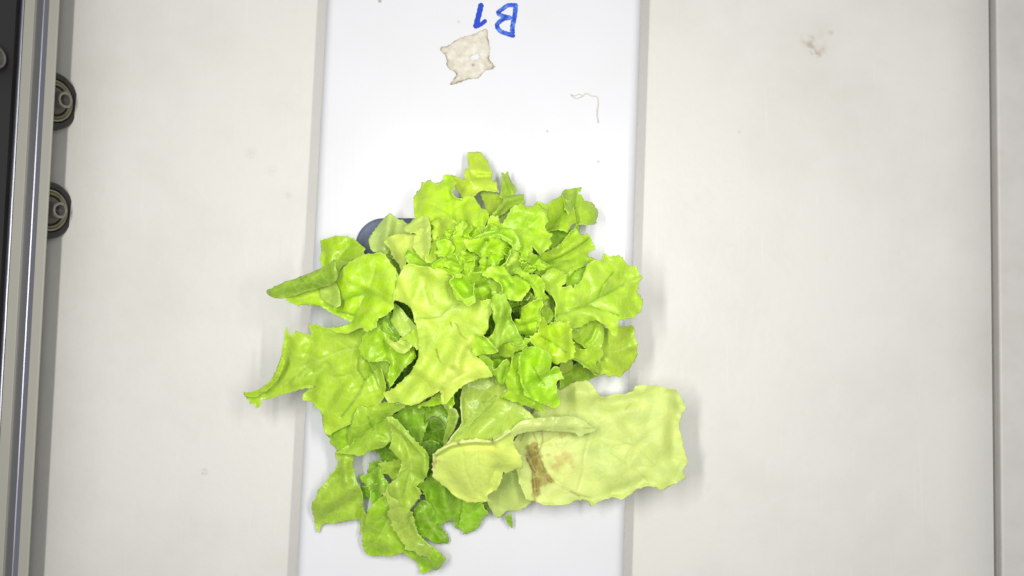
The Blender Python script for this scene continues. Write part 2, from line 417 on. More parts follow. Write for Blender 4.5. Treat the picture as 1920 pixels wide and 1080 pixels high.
c = mixc(m_leaf, math_(m_leaf, 'MULTIPLY', ramp(m_leaf, nz1, .38, .72), .18), la.outputs['Color'], (.80, .92, .45), 'MULTIPLY')
vo2 = N(m_leaf, 'ShaderNodeTexVoronoi', feature='DISTANCE_TO_EDGE'); vo2.inputs['Scale'].default_value = 420; LK(m_leaf, vm.outputs[0], vo2.inputs['Vector'])
net2 = ramp(m_leaf, vo2.outputs['Distance'], 0.0, .13, (1, 1, 1), (0, 0, 0))
c = mixc(m_leaf, math_(m_leaf, 'MULTIPLY', net, .27), c, (.70, .82, .20))
c = mixc(m_leaf, math_(m_leaf, 'MULTIPLY', net2, .15), c, (.70, .82, .20))
nz3 = noise(m_leaf, 45, 4, .6)
c = mixc(m_leaf, math_(m_leaf, 'MULTIPLY', ramp(m_leaf, nz3, .40, .68), .30), c, (1.08, 1.0, .9), 'MULTIPLY')
LK(m_leaf, c, pb.inputs['Base Color'])
pb.inputs['Roughness'].default_value = .33; pb.inputs['Specular IOR Level'].default_value = .5
rr = ramp(m_leaf, nz2, .3, .75, (.20, .20, .20), (.38, .38, .38)); rr = mixc(m_leaf, la.outputs['Alpha'], (.52, .52, .52), rr); LK(m_leaf, rr, pb.inputs['Roughness'])
hgt = math_(m_leaf, 'ADD', math_(m_leaf, 'MULTIPLY', nz1, .75), math_(m_leaf, 'ADD', math_(m_leaf, 'MULTIPLY', nz2, .08), math_(m_leaf, 'MULTIPLY', net, -.22)))
bn = bump(m_leaf, hgt, .16, .0025)
tr = N(m_leaf, 'ShaderNodeBsdfTranslucent'); LK(m_leaf, bn, tr.inputs['Normal'])
ct = mixc(m_leaf, 1, c, (1.0, 1.0, .55), 'MULTIPLY'); LK(m_leaf, ct, tr.inputs['Color'])
mxs = N(m_leaf, 'ShaderNodeMixShader'); mxs.inputs[0].default_value = .32
LK(m_leaf, pb.outputs[0], mxs.inputs[1]); LK(m_leaf, tr.outputs[0], mxs.inputs[2]); LK(m_leaf, mxs.outputs[0], outn.inputs[0])

lettuce = empty('lettuce', P(900, 530, 0), label='loose leaf green lettuce with one yellowing rotten leaf, lying on the white channel', cat='lettuce')
PALE = np.array(lin((226, 240, 140)))
LG = 1.0                                             # albedo of a leaf whose lit face photographs as the given colour
CORE = (925, 545)
SEED = [0]
STEM = [True]
CURL = [9, 45]                                      # width (px) and turn (deg) of the rolled margin
GROW = [1.0, 1.0, 1.0]                               # outline scale, slope, relief

def side_veins(mid, r, every=26, length=70):
    mid = np.array(mid, float); out = []
    d = np.linalg.norm(np.diff(mid, axis=0), axis=1); s = np.concatenate([[0], np.cumsum(d)])
    t = every * .6; sgn = 1
    while t < s[-1]:
        i = min(np.searchsorted(s, t) - 1, len(mid) - 2); i = max(i, 0)
        u = (t - s[i]) / max(d[i], 1e-6); p = mid[i] + (mid[i + 1] - mid[i]) * u
        a = math.atan2(*(mid[i + 1] - mid[i])[::-1]) + sgn * R(r.uniform(38, 58))
        L = length * r.uniform(.6, 1.15); line = [p]
        for k in range(5):
            a -= sgn * R(r.uniform(1, 9)); line.append(line[-1] + np.array([math.cos(a), math.sin(a)]) * L / 5)
        out.append(line); sgn = -sgn; t += every * r.uniform(.4, .75)
    return out

def leaf(outline, a, b, col, feats=(), mid=None, veins=(), ruff=1.2, rim=.55, edge=0.0, ew=10, teeth=(11, 2.6), step=2.1, stains=(), label=None, stem=True, name='leaf', wave=1.0, vl=70, rimcol=None, curl=None, gloss=1.0, vd=.55, dark=()):
    """outline in image px; a=(x,y,z_mm) far end, b=(x,y,z_mm) end nearest the heart; feats=[(polyline, dz_mm, width_px)]"""
    SEED[0] += 1; sd = SEED[0]; r = np.random.default_rng(1000 + sd)
    ruff = ruff * .55; rim = rim * .62
    o_ = np.array(outline, float); o_ = o_.mean(0) + (o_ - o_.mean(0)) * GROW[0]
    a = (a[0], a[1], b[2] - (b[2] - a[2]) * GROW[1]); feats = [(p_, z_ * GROW[2] * .86, w_ * (1.25 if w_ > 5 else 1.0)) for p_, z_, w_ in feats]
    bnd = catmull(o_, 1.9)
    bnd0 = bnd
    if teeth: bnd = serrate(bnd, teeth[0] * .95, teeth[1] * 1.5, sd)
    v, fc = sheet(bnd, step)
    d = bdist(v, bnd)
    ax = np.array(b[:2], float) - np.array(a[:2], float); L2 = ax @ ax
    t = ((v - np.array(a[:2])) @ ax) / L2; t = np.clip(t, -.4, 1.4)
    z = a[2] + (b[2] - a[2]) * t
    wv = v + 14 * np.stack([np.sin(v[:, 1] / 31 + r.uniform(0, 6)) + .6 * np.sin(v[:, 0] / 17 + v[:, 1] / 23), np.sin(v[:, 0] / 27 + r.uniform(0, 6)) + .6 * np.sin(v[:, 1] / 15 - v[:, 0] / 29)], 1)
    for k in range(7):                                   # broad undulation and blistering of the blade
        wl = r.uniform(26, 90) if k < 4 else r.uniform(13, 26); th = r.uniform(0, math.pi)
        amp = ruff * (wl / 60) ** 1.3 * .62
        if k > 3: amp *= .4
        z += amp * np.sin((wv[:, 0] * math.cos(th) + wv[:, 1] * math.sin(th)) * 2 * math.pi / wl + r.uniform(0, 6.28))
    ang = np.arctan2(v[:, 1] - v[:, 1].mean(), v[:, 0] - v[:, 0].mean())
    fr = np.zeros(len(v))
    for k in (3, 5, 8, 13): fr += np.sin(ang * k + r.uniform(0, 6.28)) / (1 + k * .08)
    z += wave * ruff * .55 * fr * np.exp(-d / 13)        # frilled margin
    z += edge * np.exp(-(d / ew) ** 1.3)
    for pts, dz, w in feats:
        dd = seg_dist(v, pts) if len(pts) > 1 else np.hypot(v[:, 0] - pts[0][0], v[:, 1] - pts[0][1])
        z += dz * np.exp(-(dd / w) ** 2)
    v0 = v
    cw, cth = curl or CURL
    if cth:
        d0, bi = bnear(v, bnd0); ins = inside(v, bnd0); d0 = np.where(ins, d0, -d0)
        tg_ = np.roll(bnd0, -3, 0) - np.roll(bnd0, 3, 0); tg_ /= np.linalg.norm(tg_, axis=1)[:, None] + 1e-9
        ar_ = np.sum(bnd0[:, 0] * np.roll(bnd0[:, 1], -1) - np.roll(bnd0[:, 0], -1) * bnd0[:, 1])
        nm_ = np.stack([tg_[:, 1], -tg_[:, 0]], 1) * (1 if ar_ > 0 else -1)
        per = np.concatenate([[0], np.cumsum(np.linalg.norm(np.diff(bnd0, axis=0), axis=1))]); T_ = per[-1]
        ph = np.zeros(len(bnd0)); nn = max(2, int(T_ / 50))
        for k in (max(1, nn // 3), max(1, nn // 2 + 1), nn, nn + nn // 2 + 1): ph += np.sin(per / T_ * 2 * math.pi * k + r.uniform(0, 6.28)) / (1 + .4 * k / nn)
        Th = R(cth) * np.clip(.25 + .62 * ph, -.8, 1.25)[bi]; Th = np.where(np.abs(Th) < .04, .04, Th)
        cwv = min(cw, .55 * d0.max() + 1e-6); sL = np.clip(cwv - d0, 0, cwv * 1.35); rr_ = cwv / Th; th_ = sL / rr_
        sh = rr_ * np.sin(th_) - sL; lift = rr_ * (1 - np.cos(th_))
        curlxy = nm_[bi] * sh[:, None]; z = z + lift * .23
    else: curlxy = 0 * v
    vm_ = np.zeros(len(v)); vs = list(veins)
    if mid is not None:
        dm = seg_dist(v, mid); vm_ = np.maximum(vm_, 1.25 * np.exp(-(dm / 2.0) ** 2)); z -= .45 * np.exp(-(dm / 3.2) ** 2)
        z -= .3 * np.exp(-(dm / 9) ** 2)
        for sv in side_veins(mid, r, length=vl):
            ds = seg_dist(v, sv); vm_ = np.maximum(vm_, .8 * np.exp(-(ds / 1.6) ** 2)); z -= .22 * vd * np.exp(-(ds / 2.6) ** 2)
            z -= .15 * vd * np.exp(-(ds / 8) ** 2)
    for vv in vs:
        ds = seg_dist(v, vv); vm_ = np.maximum(vm_, .8 * np.exp(-(ds / 1.6) ** 2)); z -= .35 * np.exp(-(ds / 2.6) ** 2)
    z = np.maximum(z, np.where((v[:, 0] < 540) | (v[:, 0] > 1215), -17, 2.9 + .3 * np.sin(v[:, 0])))
    base = np.array(lin(col)) * np.array([1.0, .985, .95]) * LG
    cc = np.repeat(base[None], len(v), 0)
    pat = sum(np.sin((v[:, 0] * math.cos(q) + v[:, 1] * math.sin(q)) * 2 * math.pi / w + p) for q, w, p in zip(r.uniform(0, 3.14, 4), r.uniform(35, 110, 4), r.uniform(0, 6.28, 4))) / 4
    cc *= (1 + .09 * pat)[:, None] * np.array([1, 1, 1.0]); cc[:, 0] *= 1 + .05 * pat
    vc = base * .55 + np.array(lin((214, 230, 140))) * LG * .45
    cc = cc * (1 - .6 * vm_[:, None]) + vc * .6 * vm_[:, None]
    rm = rim * np.exp(-(d / 1.7) ** 1.5)[:, None]
    rc = (PALE if rimcol is None else np.array(lin(rimcol))) * LG
    cc = cc * (1 - rm) + rc * rm
    for dl in dark:                                      # thin sunken veins, a darker green
        ds = seg_dist(v, dl); w = (.95 * np.exp(-(ds / 1.7) ** 2))[:, None]; cc = cc * (1 - w) + base * np.array([.46, .58, .5]) * w
        z = z - .35 * np.exp(-(ds / 2.4) ** 2)
    for st in stains:
        kind, pts, scol, soft, amt = st
        if kind == 'poly':
            pp = catmull(pts, 2); dd = bdist(v, pp); s_ = np.where(inside(v, pp), dd, -dd)
            wob_ = 1.6 * np.sin(v[:, 0] * .8 + v[:, 1] * .3) * np.sin(v[:, 1] * .7) + 1.8 * np.sin(v[:, 0] * .31 - v[:, 1] * .23 + 1) + 1.2 * np.sin(v[:, 1] * .47 + v[:, 0] * .15)
            w = np.clip((s_ + wob_) / soft + .5, 0, 1)
            uu = v[:, 0] * .95 - v[:, 1] * .28; w = w * ((.84 + .07 * np.sin(uu * 1.15 + 2.6 * np.sin(v[:, 1] * .09)) + .08 * np.sin(uu * .37 + v[:, 1] * .17) + .05 * np.sin(v[:, 1] * .4 + 1.3 * np.sin(uu * .3))))
        else:
            w = np.exp(-(seg_dist(v, pts) / soft) ** 2)
        w = (w * amt)[:, None]
        cc = cc * (1 - w) + np.array(lin(scol)) * LG * w
    vx = v + curlxy
    V = PA(vx[:, 0], vx[:, 1], z)
    nv = len(V)
    if stem and STEM[0]:                                             # petiole down to the heart
        ep = PA(b[0], b[1], b[2] - 3.0); cp = PA(CORE[0] + r.uniform(-14, 14), CORE[1] + r.uniform(-14, 14), 5.0)
        mp_ = (ep * .45 + cp * .55); mp_[2] = min(ep[2], cp[2]) * .75 + .25 * max(ep[2], cp[2]) - .002
        mp_[2] = max(mp_[2], .0045)
        pts3 = [Vector(((1 - s) ** 2 * cp + 2 * s * (1 - s) * mp_ + s * s * ep).tolist()) for s in np.linspace(0, 1, 9)]
        rad = np.linspace(.0021, .0007, 9); sv, sf = [], []
        for i, p in enumerate(pts3):
            tg = (pts3[min(i + 1, 8)] - pts3[max(i - 1, 0)])
            tg = tg.normalized() if tg.length > 1e-6 else Vector((0, 0, 1))
            u = tg.cross(Vector((.1, .2, 1))).normalized(); w = u.cross(tg)
            sv += [p + (u * math.cos(6.2832 * k / 6) + w * .7 * math.sin(6.2832 * k / 6)) * rad[i] for k in range(6)]
        sf = [(nv + i * 6 + k, nv + i * 6 + (k + 1) % 6, nv + (i + 1) * 6 + (k + 1) % 6, nv + (i + 1) * 6 + k) for i in range(8) for k in range(6)]
        V = np.concatenate([V, np.array([tuple(p) for p in sv])])
        cc = np.concatenate([cc, np.repeat(np.array([lin((176, 205, 96))]) * LG, len(sv), 0)])
    else: sf = []
    # wind blade faces upwards
    f0 = fc[0]; n0 = np.cross(V[f0[1]] - V[f0[0]], V[f0[2]] - V[f0[0]])
    if n0[2] < 0: fc = [t[::-1] for t in fc]
    me = bpy.data.meshes.new(name); me.from_pydata(V.tolist(), [], fc + sf); me.update(); me.shade_smooth()
    ca = me.attributes.new('leafcol', 'FLOAT_COLOR', 'POINT')
    ca.data.foreach_set('color', np.concatenate([np.clip(cc, 0, 1), np.full((len(cc), 1), gloss)], 1).astype(np.float32).ravel())
    me.materials.append(m_leaf)
    o = link(bpy.data.objects.new(name, me)); fix_parent(o, lettuce)
    if label: o['label'] = label
    s = o.modifiers.new('thickness', 'SOLIDIFY'); s.thickness = .00032; s.offset = -1
    return o

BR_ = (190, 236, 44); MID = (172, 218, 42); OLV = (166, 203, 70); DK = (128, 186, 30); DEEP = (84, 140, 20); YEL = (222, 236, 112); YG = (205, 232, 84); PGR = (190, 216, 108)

# --- deep leaves, the shade under the heart painted into their dark green
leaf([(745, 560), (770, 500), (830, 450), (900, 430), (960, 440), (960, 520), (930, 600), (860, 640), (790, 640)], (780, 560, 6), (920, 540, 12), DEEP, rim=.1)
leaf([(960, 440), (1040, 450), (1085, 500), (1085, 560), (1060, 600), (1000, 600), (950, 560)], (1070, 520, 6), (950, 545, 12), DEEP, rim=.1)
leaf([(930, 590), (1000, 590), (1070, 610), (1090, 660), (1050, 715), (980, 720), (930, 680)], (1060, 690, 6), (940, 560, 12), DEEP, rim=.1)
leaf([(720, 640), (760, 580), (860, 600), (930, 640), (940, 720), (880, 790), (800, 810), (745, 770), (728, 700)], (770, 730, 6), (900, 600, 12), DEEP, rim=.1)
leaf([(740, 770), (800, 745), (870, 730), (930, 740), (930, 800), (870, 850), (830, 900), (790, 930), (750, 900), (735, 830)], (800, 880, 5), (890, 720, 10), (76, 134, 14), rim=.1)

STEM[0] = False; GROW[0] = 1.05; CURL[:] = [7, 25]
# --- bottom left cluster
leaf([(947, 968), (958, 966), (961, 983), (960, 990), (953, 983)], (957, 985, 5), (945, 940, 10), DK, teeth=None, ruff=.3)
leaf([(896, 935), (912, 938), (916, 960), (908, 953)], (912, 955, 6), (896, 935, 10), DEEP, teeth=None, ruff=.3)
leaf([(862, 988), (868, 993), (873, 999), (885, 995), (897, 987), (903, 975), (914, 963), (908, 955), (900, 942), (890, 930), (872, 930), (868, 955)], (885, 992, 4), (880, 935, 12), (158, 216, 44), [([(878, 990), (884, 945)], 2, 9)], ruff=.9)
leaf([(785, 912), (800, 902), (812, 890), (825, 900), (840, 915), (855, 930), (867, 940), (868, 958), (863, 988), (853, 988), (850, 978), (842, 975), (827, 981), (820, 975), (812, 958), (802, 952), (800, 935), (797, 925)],
     (855, 985, 5), (820, 895, 16), (150, 206, 44), [([(840, 968), (832, 925), (826, 905)], 4.5, 9), ([(812, 950), (808, 915)], -3, 8), ([(862, 975), (858, 935)], -2, 8)], ruff=1)
leaf([(776, 965), (782, 950), (795, 940), (810, 952), (816, 965), (822, 978), (830, 995), (840, 1009), (837, 1018), (830, 1016), (820, 1018), (808, 1012), (795, 1005), (783, 998), (778, 980)],
     (835, 1014, 4), (785, 945, 12), (132, 190, 26), [([(790, 960), (808, 985), (830, 1010)], 3, 8)], mid=[(790, 950), (806, 982), (828, 1010)], ruff=1, vl=24)
leaf([(720, 935), (712, 940), (700, 950), (692, 965), (688, 985), (684, 1003), (683, 1015), (686, 1030), (692, 1038), (702, 1042), (715, 1040), (728, 1042), (745, 1038), (758, 1036), (767, 1043), (780, 1053), (786, 1063), (787, 1071), (800, 1070), (806, 1065), (816, 1067), (825, 1058), (831, 1047), (826, 1040), (800, 1020), (780, 1000), (768, 975), (745, 940)],
     (700, 1040, 5), (740, 940, 18), (164, 212, 36), [([(705, 970), (712, 1010), (740, 1030)], 3, 14), ([(790, 1060), (770, 1035)], -2, 10), ([(815, 1060), (822, 1045)], 4, 7)], mid=[(740, 950), (722, 985), (705, 1020)], ruff=1.3, vl=45)
leaf([(725, 930), (730, 915), (745, 920), (760, 945), (772, 965), (776, 978), (783, 1000), (794, 1015), (805, 1025), (816, 1035), (831, 1044), (824, 1049), (812, 1048), (800, 1043), (784, 1038), (775, 1031), (762, 1029), (760, 1020), (752, 1012), (745, 1000), (738, 990), (735, 978), (728, 967), (732, 958), (730, 945)],
     (825, 1045, 9), (745, 925, 22), (176, 206, 84), [([(745, 945), (765, 990), (800, 1030)], 2.5, 10), ([(773, 970), (788, 1010)], -3, 7)], ruff=.9)
leaf([(677, 915), (690, 912), (696, 928), (690, 931), (683, 933), (679, 928)], (680, 925, 5), (696, 915, 9), DK, ruff=.4, teeth=(8, 1.5))
leaf([(703, 841), (716, 834), (730, 824), (742, 828), (748, 850), (742, 868), (728, 876), (718, 866), (712, 852)], (700, 860, 7), (742, 840, 12), (126, 184, 26), ruff=.6)
leaf([(690, 884), (696, 870), (712, 865), (722, 870), (716, 884), (705, 882), (695, 888)], (692, 884, 8), (722, 868, 12), (118, 176, 24), ruff=.5)
leaf([(674, 895), (690, 890), (700, 882), (712, 874), (716, 890), (722, 900), (731, 914), (725, 925), (715, 927), (710, 936), (698, 944), (695, 930), (693, 915), (683, 905)],
     (680, 898, 7), (725, 905, 14), (152, 208, 46), [([(712, 882), (712, 920)], 2.5, 6), ([(702, 900), (703, 935)], -2.5, 6)], ruff=1)
leaf([(698, 912), (708, 908), (716, 925), (728, 932), (718, 938), (706, 946), (699, 946), (696, 930)], (700, 935, 7), (720, 915, 12), (120, 178, 30), ruff=.6)
leaf([(712, 870), (720, 867), (735, 865), (752, 860), (757, 875), (748, 890), (735, 898), (729, 890), (716, 886), (716, 878)], (715, 878, 14), (755, 868, 18), (176, 212, 66), [([(715, 878), (750, 872)], 2, 7)], ruff=.9)
leaf([(633, 845), (629, 858), (635, 865), (634, 872), (630, 884), (620, 895), (610, 908), (598, 921), (597, 930), (590, 940), (587, 952), (591, 963), (593, 975), (597, 994), (603, 985), (612, 978), (626, 979), (640, 976), (660, 973), (673, 971), (675, 985), (673, 997), (681, 992), (688, 981), (688, 970), (682, 960), (678, 950), (678, 930), (674, 915), (668, 905), (662, 885), (660, 870), (664, 855), (670, 838), (650, 835)],
     (600, 985, 5), (655, 840, 17), (172, 209, 66), [([(650, 925), (610, 950)], 4.5, 20), ([(600, 985), (630, 955), (672, 935)], -3.2, 11), ([(645, 870), (648, 900)], 3, 8), ([(680, 955), (680, 985)], -4, 8), ([(630, 890), (615, 908)], -1.5, 6)], ruff=1, teeth=(16, 2.2))
leaf([(612, 814), (625, 806), (645, 799), (660, 790), (668, 800), (660, 835), (646, 843), (634, 846), (630, 838), (620, 831), (621, 822)], (618, 825, 14), (665, 800, 22), (158, 212, 26), [([(640, 805), (636, 840)], 1.8, 9)], ruff=.9)

STEM[0] = False
leaf([(670, 770), (678, 764), (690, 766), (706, 760), (720, 757), (740, 754), (757, 758), (751, 768), (735, 777), (722, 788), (733, 799), (735, 820), (728, 828), (717, 838), (703, 841), (690, 845), (678, 852), (664, 850), (648, 848), (633, 847), (645, 839), (655, 832), (654, 815), (658, 800), (664, 785)],
     (640, 845, 20), (735, 765, 31), (172, 214, 56), [([(655, 836), (690, 808), (725, 783)], -2.6, 8), ([(700, 770), (735, 762)], 2.2, 8), ([(665, 775), (660, 805), (656, 830)], 1.6, 4), ([(690, 835), (715, 825)], 2.2, 9), ([(683, 785)], 1.2, 12), ([(712, 818), (720, 822)], -1.5, 4)],
     mid=[(650, 840), (690, 808), (728, 781)], veins=[[(690, 782), (698, 800)], [(705, 822), (712, 816), (720, 822)]], ruff=.8, teeth=(11, 2), vl=28, dark=[[(655, 836), (690, 808), (725, 783)], [(690, 782), (698, 804)]])
leaf([(727, 787), (738, 788), (750, 798), (765, 815), (783, 835), (800, 851), (802, 860), (802, 874), (797, 893), (788, 903), (776, 908), (785, 915), (788, 923), (783, 933), (773, 945), (762, 960), (752, 962), (745, 966), (742, 955), (738, 944), (735, 930), (730, 918), (731, 908), (745, 896), (752, 876), (753, 866), (748, 861), (742, 856), (733, 840), (737, 827), (735, 809), (730, 797)],
     (755, 960, 20), (745, 800, 34), (172, 208, 68), [([(735, 792), (765, 822), (797, 856)], 2.0, 5), ([(745, 810), (765, 840), (778, 880), (765, 935)], -2.2, 9), ([(797, 865), (795, 890)], 2.2, 6), ([(755, 850), (752, 870)], 1.8, 8), ([(745, 915), (752, 945)], 2.2, 7), ([(780, 912), (786, 922)], 1.4, 5)],
     mid=[(745, 800), (762, 835), (772, 875), (760, 925)], ruff=.8, teeth=(13, 2.2), vl=34, rim=.5)
STEM[0] = False
# --- dark folds below the centre
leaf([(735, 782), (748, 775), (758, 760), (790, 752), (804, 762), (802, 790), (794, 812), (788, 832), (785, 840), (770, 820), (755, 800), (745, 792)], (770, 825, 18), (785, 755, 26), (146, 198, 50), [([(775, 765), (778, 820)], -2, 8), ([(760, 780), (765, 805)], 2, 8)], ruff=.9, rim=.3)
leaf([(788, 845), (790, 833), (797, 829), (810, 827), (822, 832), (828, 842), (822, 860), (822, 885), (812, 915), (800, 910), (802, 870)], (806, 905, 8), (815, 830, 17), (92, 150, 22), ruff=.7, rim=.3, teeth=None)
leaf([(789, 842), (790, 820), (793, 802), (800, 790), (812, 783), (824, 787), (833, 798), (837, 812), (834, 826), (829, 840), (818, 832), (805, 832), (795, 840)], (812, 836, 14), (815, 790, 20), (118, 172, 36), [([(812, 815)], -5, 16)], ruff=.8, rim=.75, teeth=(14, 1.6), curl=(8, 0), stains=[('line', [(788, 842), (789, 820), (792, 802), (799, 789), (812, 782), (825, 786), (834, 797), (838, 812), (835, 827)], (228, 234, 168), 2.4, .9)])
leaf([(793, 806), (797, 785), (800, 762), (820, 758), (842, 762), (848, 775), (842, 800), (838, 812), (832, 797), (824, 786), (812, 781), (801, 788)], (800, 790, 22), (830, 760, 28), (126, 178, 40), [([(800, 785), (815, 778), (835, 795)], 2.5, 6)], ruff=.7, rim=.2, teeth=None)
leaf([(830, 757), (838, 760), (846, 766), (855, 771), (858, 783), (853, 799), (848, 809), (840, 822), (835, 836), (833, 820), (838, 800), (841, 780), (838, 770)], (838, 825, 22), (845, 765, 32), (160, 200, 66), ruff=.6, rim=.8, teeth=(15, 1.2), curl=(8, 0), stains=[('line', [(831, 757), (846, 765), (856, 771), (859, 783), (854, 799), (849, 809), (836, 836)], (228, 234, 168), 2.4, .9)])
leaf([(862, 722), (872, 735), (868, 760), (866, 790), (856, 803), (852, 800), (858, 780), (855, 765), (848, 755), (850, 740)], (858, 795, 15), (865, 725, 26), (88, 146, 22), rim=.25, ruff=.5, teeth=None)  # gap filler leaf, its green darkened to paint the shade inside
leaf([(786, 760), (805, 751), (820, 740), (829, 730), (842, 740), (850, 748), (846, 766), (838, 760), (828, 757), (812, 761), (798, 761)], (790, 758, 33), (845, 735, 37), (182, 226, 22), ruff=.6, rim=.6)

STEM[0] = True; GROW[0] = 1.0; CURL[:] = [9, 45]
# --- lower right yellowing leaves
leaf([(913, 930), (925, 915), (940, 893), (955, 882), (970, 874), (985, 872), (997, 876), (1002, 900), (1004, 925), (1000, 938), (985, 950), (972, 957), (950, 958), (935, 971), (925, 962), (915, 945)],
     (945, 962, 7), (975, 870, 14), (204, 224, 134), [([(960, 895), (965, 945)], 2, 16)], ruff=.7, rim=.2, teeth=(22, 1.5), label='pale washed out lower leaf')
brown1 = [(985, 853), (987, 840), (997, 828), (1005, 831), (1013, 847), (1020, 868), (1027, 888), (1038, 901), (1023, 909), (1015, 913), (1011, 931), (1002, 938), (999, 920), (997, 897), (1000, 883), (990, 866)]
brown2 = [(1040, 858), (1050, 850), (1065, 845), (1075, 858), (1073, 876), (1065, 869), (1056, 868), (1047, 882), (1033, 877), (1032, 870), (1042, 866)]
leaf([(1045, 728), (1062, 722), (1078, 717), (1098, 714), (1107, 718), (1116, 728), (1126, 743), (1135, 745), (1149, 741), (1170, 739), (1187, 733), (1192, 724), (1205, 722), (1225, 723), (1240, 726), (1255, 729), (1267, 732), (1280, 754), (1285, 763), (1278, 775), (1274, 800), (1279, 830), (1285, 853), (1290, 868), (1283, 878), (1281, 886), (1284, 896), (1262, 908), (1241, 919), (1231, 914), (1218, 911), (1200, 914), (1185, 924), (1165, 937), (1158, 934), (1150, 932), (1135, 936), (1120, 942), (1111, 949), (1103, 942), (1092, 937), (1080, 938), (1065, 945), (1042, 947), (1022, 948), (1010, 942), (1002, 939), (988, 935), (978, 915), (968, 880), (962, 835), (985, 795), (1010, 760)],
     (1285, 820, 13), (985, 820, 20), (216, 231, 142),
     [([(1085, 735), (1110, 742)], 3.5, 13), ([(1120, 752), (1150, 756), (1190, 748)], -2.8, 11), ([(1195, 730), (1205, 728)], 2, 10), ([(1150, 790), (1210, 850), (1240, 900)], 1.6, 14), ([(1175, 800), (1230, 870)], -1.6, 12),
      ([(1262, 790), (1262, 860)], -2.2, 10), ([(1245, 775), (1240, 830)], 1.8, 14), ([(1105, 815), (1140, 840), (1200, 890)], .8, 7), ([(1200, 905), (1150, 925)], -2, 9), ([(1272, 745), (1280, 770)], -2.5, 10), ([(1060, 860)], 2, 30), ([(1150, 880)], 2.5, 26),
      ([(990, 845), (1005, 885), (1004, 930)], -1.3, 6), ([(1003, 840), (1018, 880), (1034, 902)], .8, 4), ([(1280, 880)], -2, 14)],
     mid=[(1008, 838), (1060, 812), (1105, 812), (1140, 840), (1175, 868), (1200, 890), (1215, 906)], veins=[[(1104, 812), (1100, 835), (1094, 858), (1094, 885), (1083, 918)], [(1030, 892), (1060, 915), (1090, 930), (1112, 936)], [(1150, 840), (1175, 833), (1200, 842), (1225, 865)]],
     ruff=.55, rim=.3, teeth=(19, 1.6), vl=75, curl=(12, 45), gloss=.15, vd=.4,
     stains=[('poly', [(1000, 815), (1090, 812), (1100, 850), (1090, 915), (1050, 935), (1010, 930), (1000, 850)], (236, 240, 160), 40, .5), ('poly', brown1, (158, 132, 66), 4, 1.0), ('line', [(992, 848), (1004, 880), (1006, 920)], (112, 80, 36), 2.0, .6), ('line', [(1003, 838), (1013, 862), (1024, 892)], (112, 82, 40), 1.3, .8), ('line', [(1016, 812), (1018, 825), (1013, 842)], (128, 96, 50), 1.1, .7), ('line', [(1000, 812), (1008, 832)], (150, 118, 62), 1.1, .7),
             ('line', [(988, 860), (998, 882), (1000, 925)], (100, 74, 34), 1.4, .75), ('poly', brown2, (208, 192, 110), 8, 1.0), ('poly', [(1050, 814), (1058, 812), (1060, 818), (1052, 822)], (206, 184, 112), 4, .8),
             ('line', [(1030, 834), (1034, 836)], (200, 186, 110), 2.5, .5), ('line', [(1042, 832), (1045, 838)], (200, 186, 110), 2.5, .5), ('line', [(1026, 853), (1030, 853)], (190, 172, 100), 2.5, .6), ('line', [(1070, 922), (1080, 927), (1086, 930)], (110, 84, 32), 1.6, .9), ('line', [(1030, 900), (1070, 922), (1105, 934)], (190, 180, 90), 1.4, .6),
             ('line', [(1172, 768), (1180, 760), (1183, 757)], (176, 176, 70), 1.6, .6), ('line', [(976, 826), (984, 808)], (120, 110, 50), 1.5, .6)],
     label='large yellow leaf with brown rotten patches', rimcol=(244, 246, 190))
leaf([(812, 868), (812, 856), (818, 846), (830, 838), (845, 830), (860, 827), (880, 824), (903, 823), (924, 827), (940, 818), (955, 806), (962, 812), (962, 830), (967, 843), (977, 860), (980, 875), (970, 878), (956, 884), (948, 888), (944, 882), (940, 897), (934, 912), (924, 921), (913, 929), (914, 939), (900, 941), (880, 942), (868, 938), (856, 932), (846, 924), (838, 915), (826, 906), (814, 896), (812, 884)],
     (880, 940, 24), (920, 830, 38), (222, 238, 122),
     [([(818, 850), (845, 834), (880, 828), (925, 829), (955, 810)], 2.2, 4.5), ([(822, 856), (850, 841), (885, 835), (925, 836)], -1.6, 5), ([(830, 880), (870, 930)], -1.5, 10), ([(940, 850), (955, 870)], 2, 13), ([(880, 880)], 2.5, 32), ([(930, 885), (925, 915)], -3, 9)],
     mid=[(893, 832), (894, 860), (897, 890), (900, 930)], veins=[[(868, 850), (872, 880), (885, 915)], [(935, 870), (920, 900)]], ruff=.8, rim=.5, teeth=(15, 2), vl=50,
     curl=(8, 25), stains=[('line', [(813, 890), (812, 866), (818, 847), (832, 837), (848, 830), (880, 825), (904, 824), (925, 828), (942, 818), (956, 807)], (238, 240, 178), 4.0, .8), ('poly', [(811, 862), (818, 856), (821, 866), (816, 873), (812, 876)], (168, 138, 84), 4, .95), ('line', [(858, 830), (861, 832)], (90, 80, 50), 1.8, .8), ('line', [(921, 827), (925, 828)], (100, 90, 40), 2.5, .8)], gloss=.3, label='yellow leaf with a browned rolled edge', rimcol=(240, 242, 176))
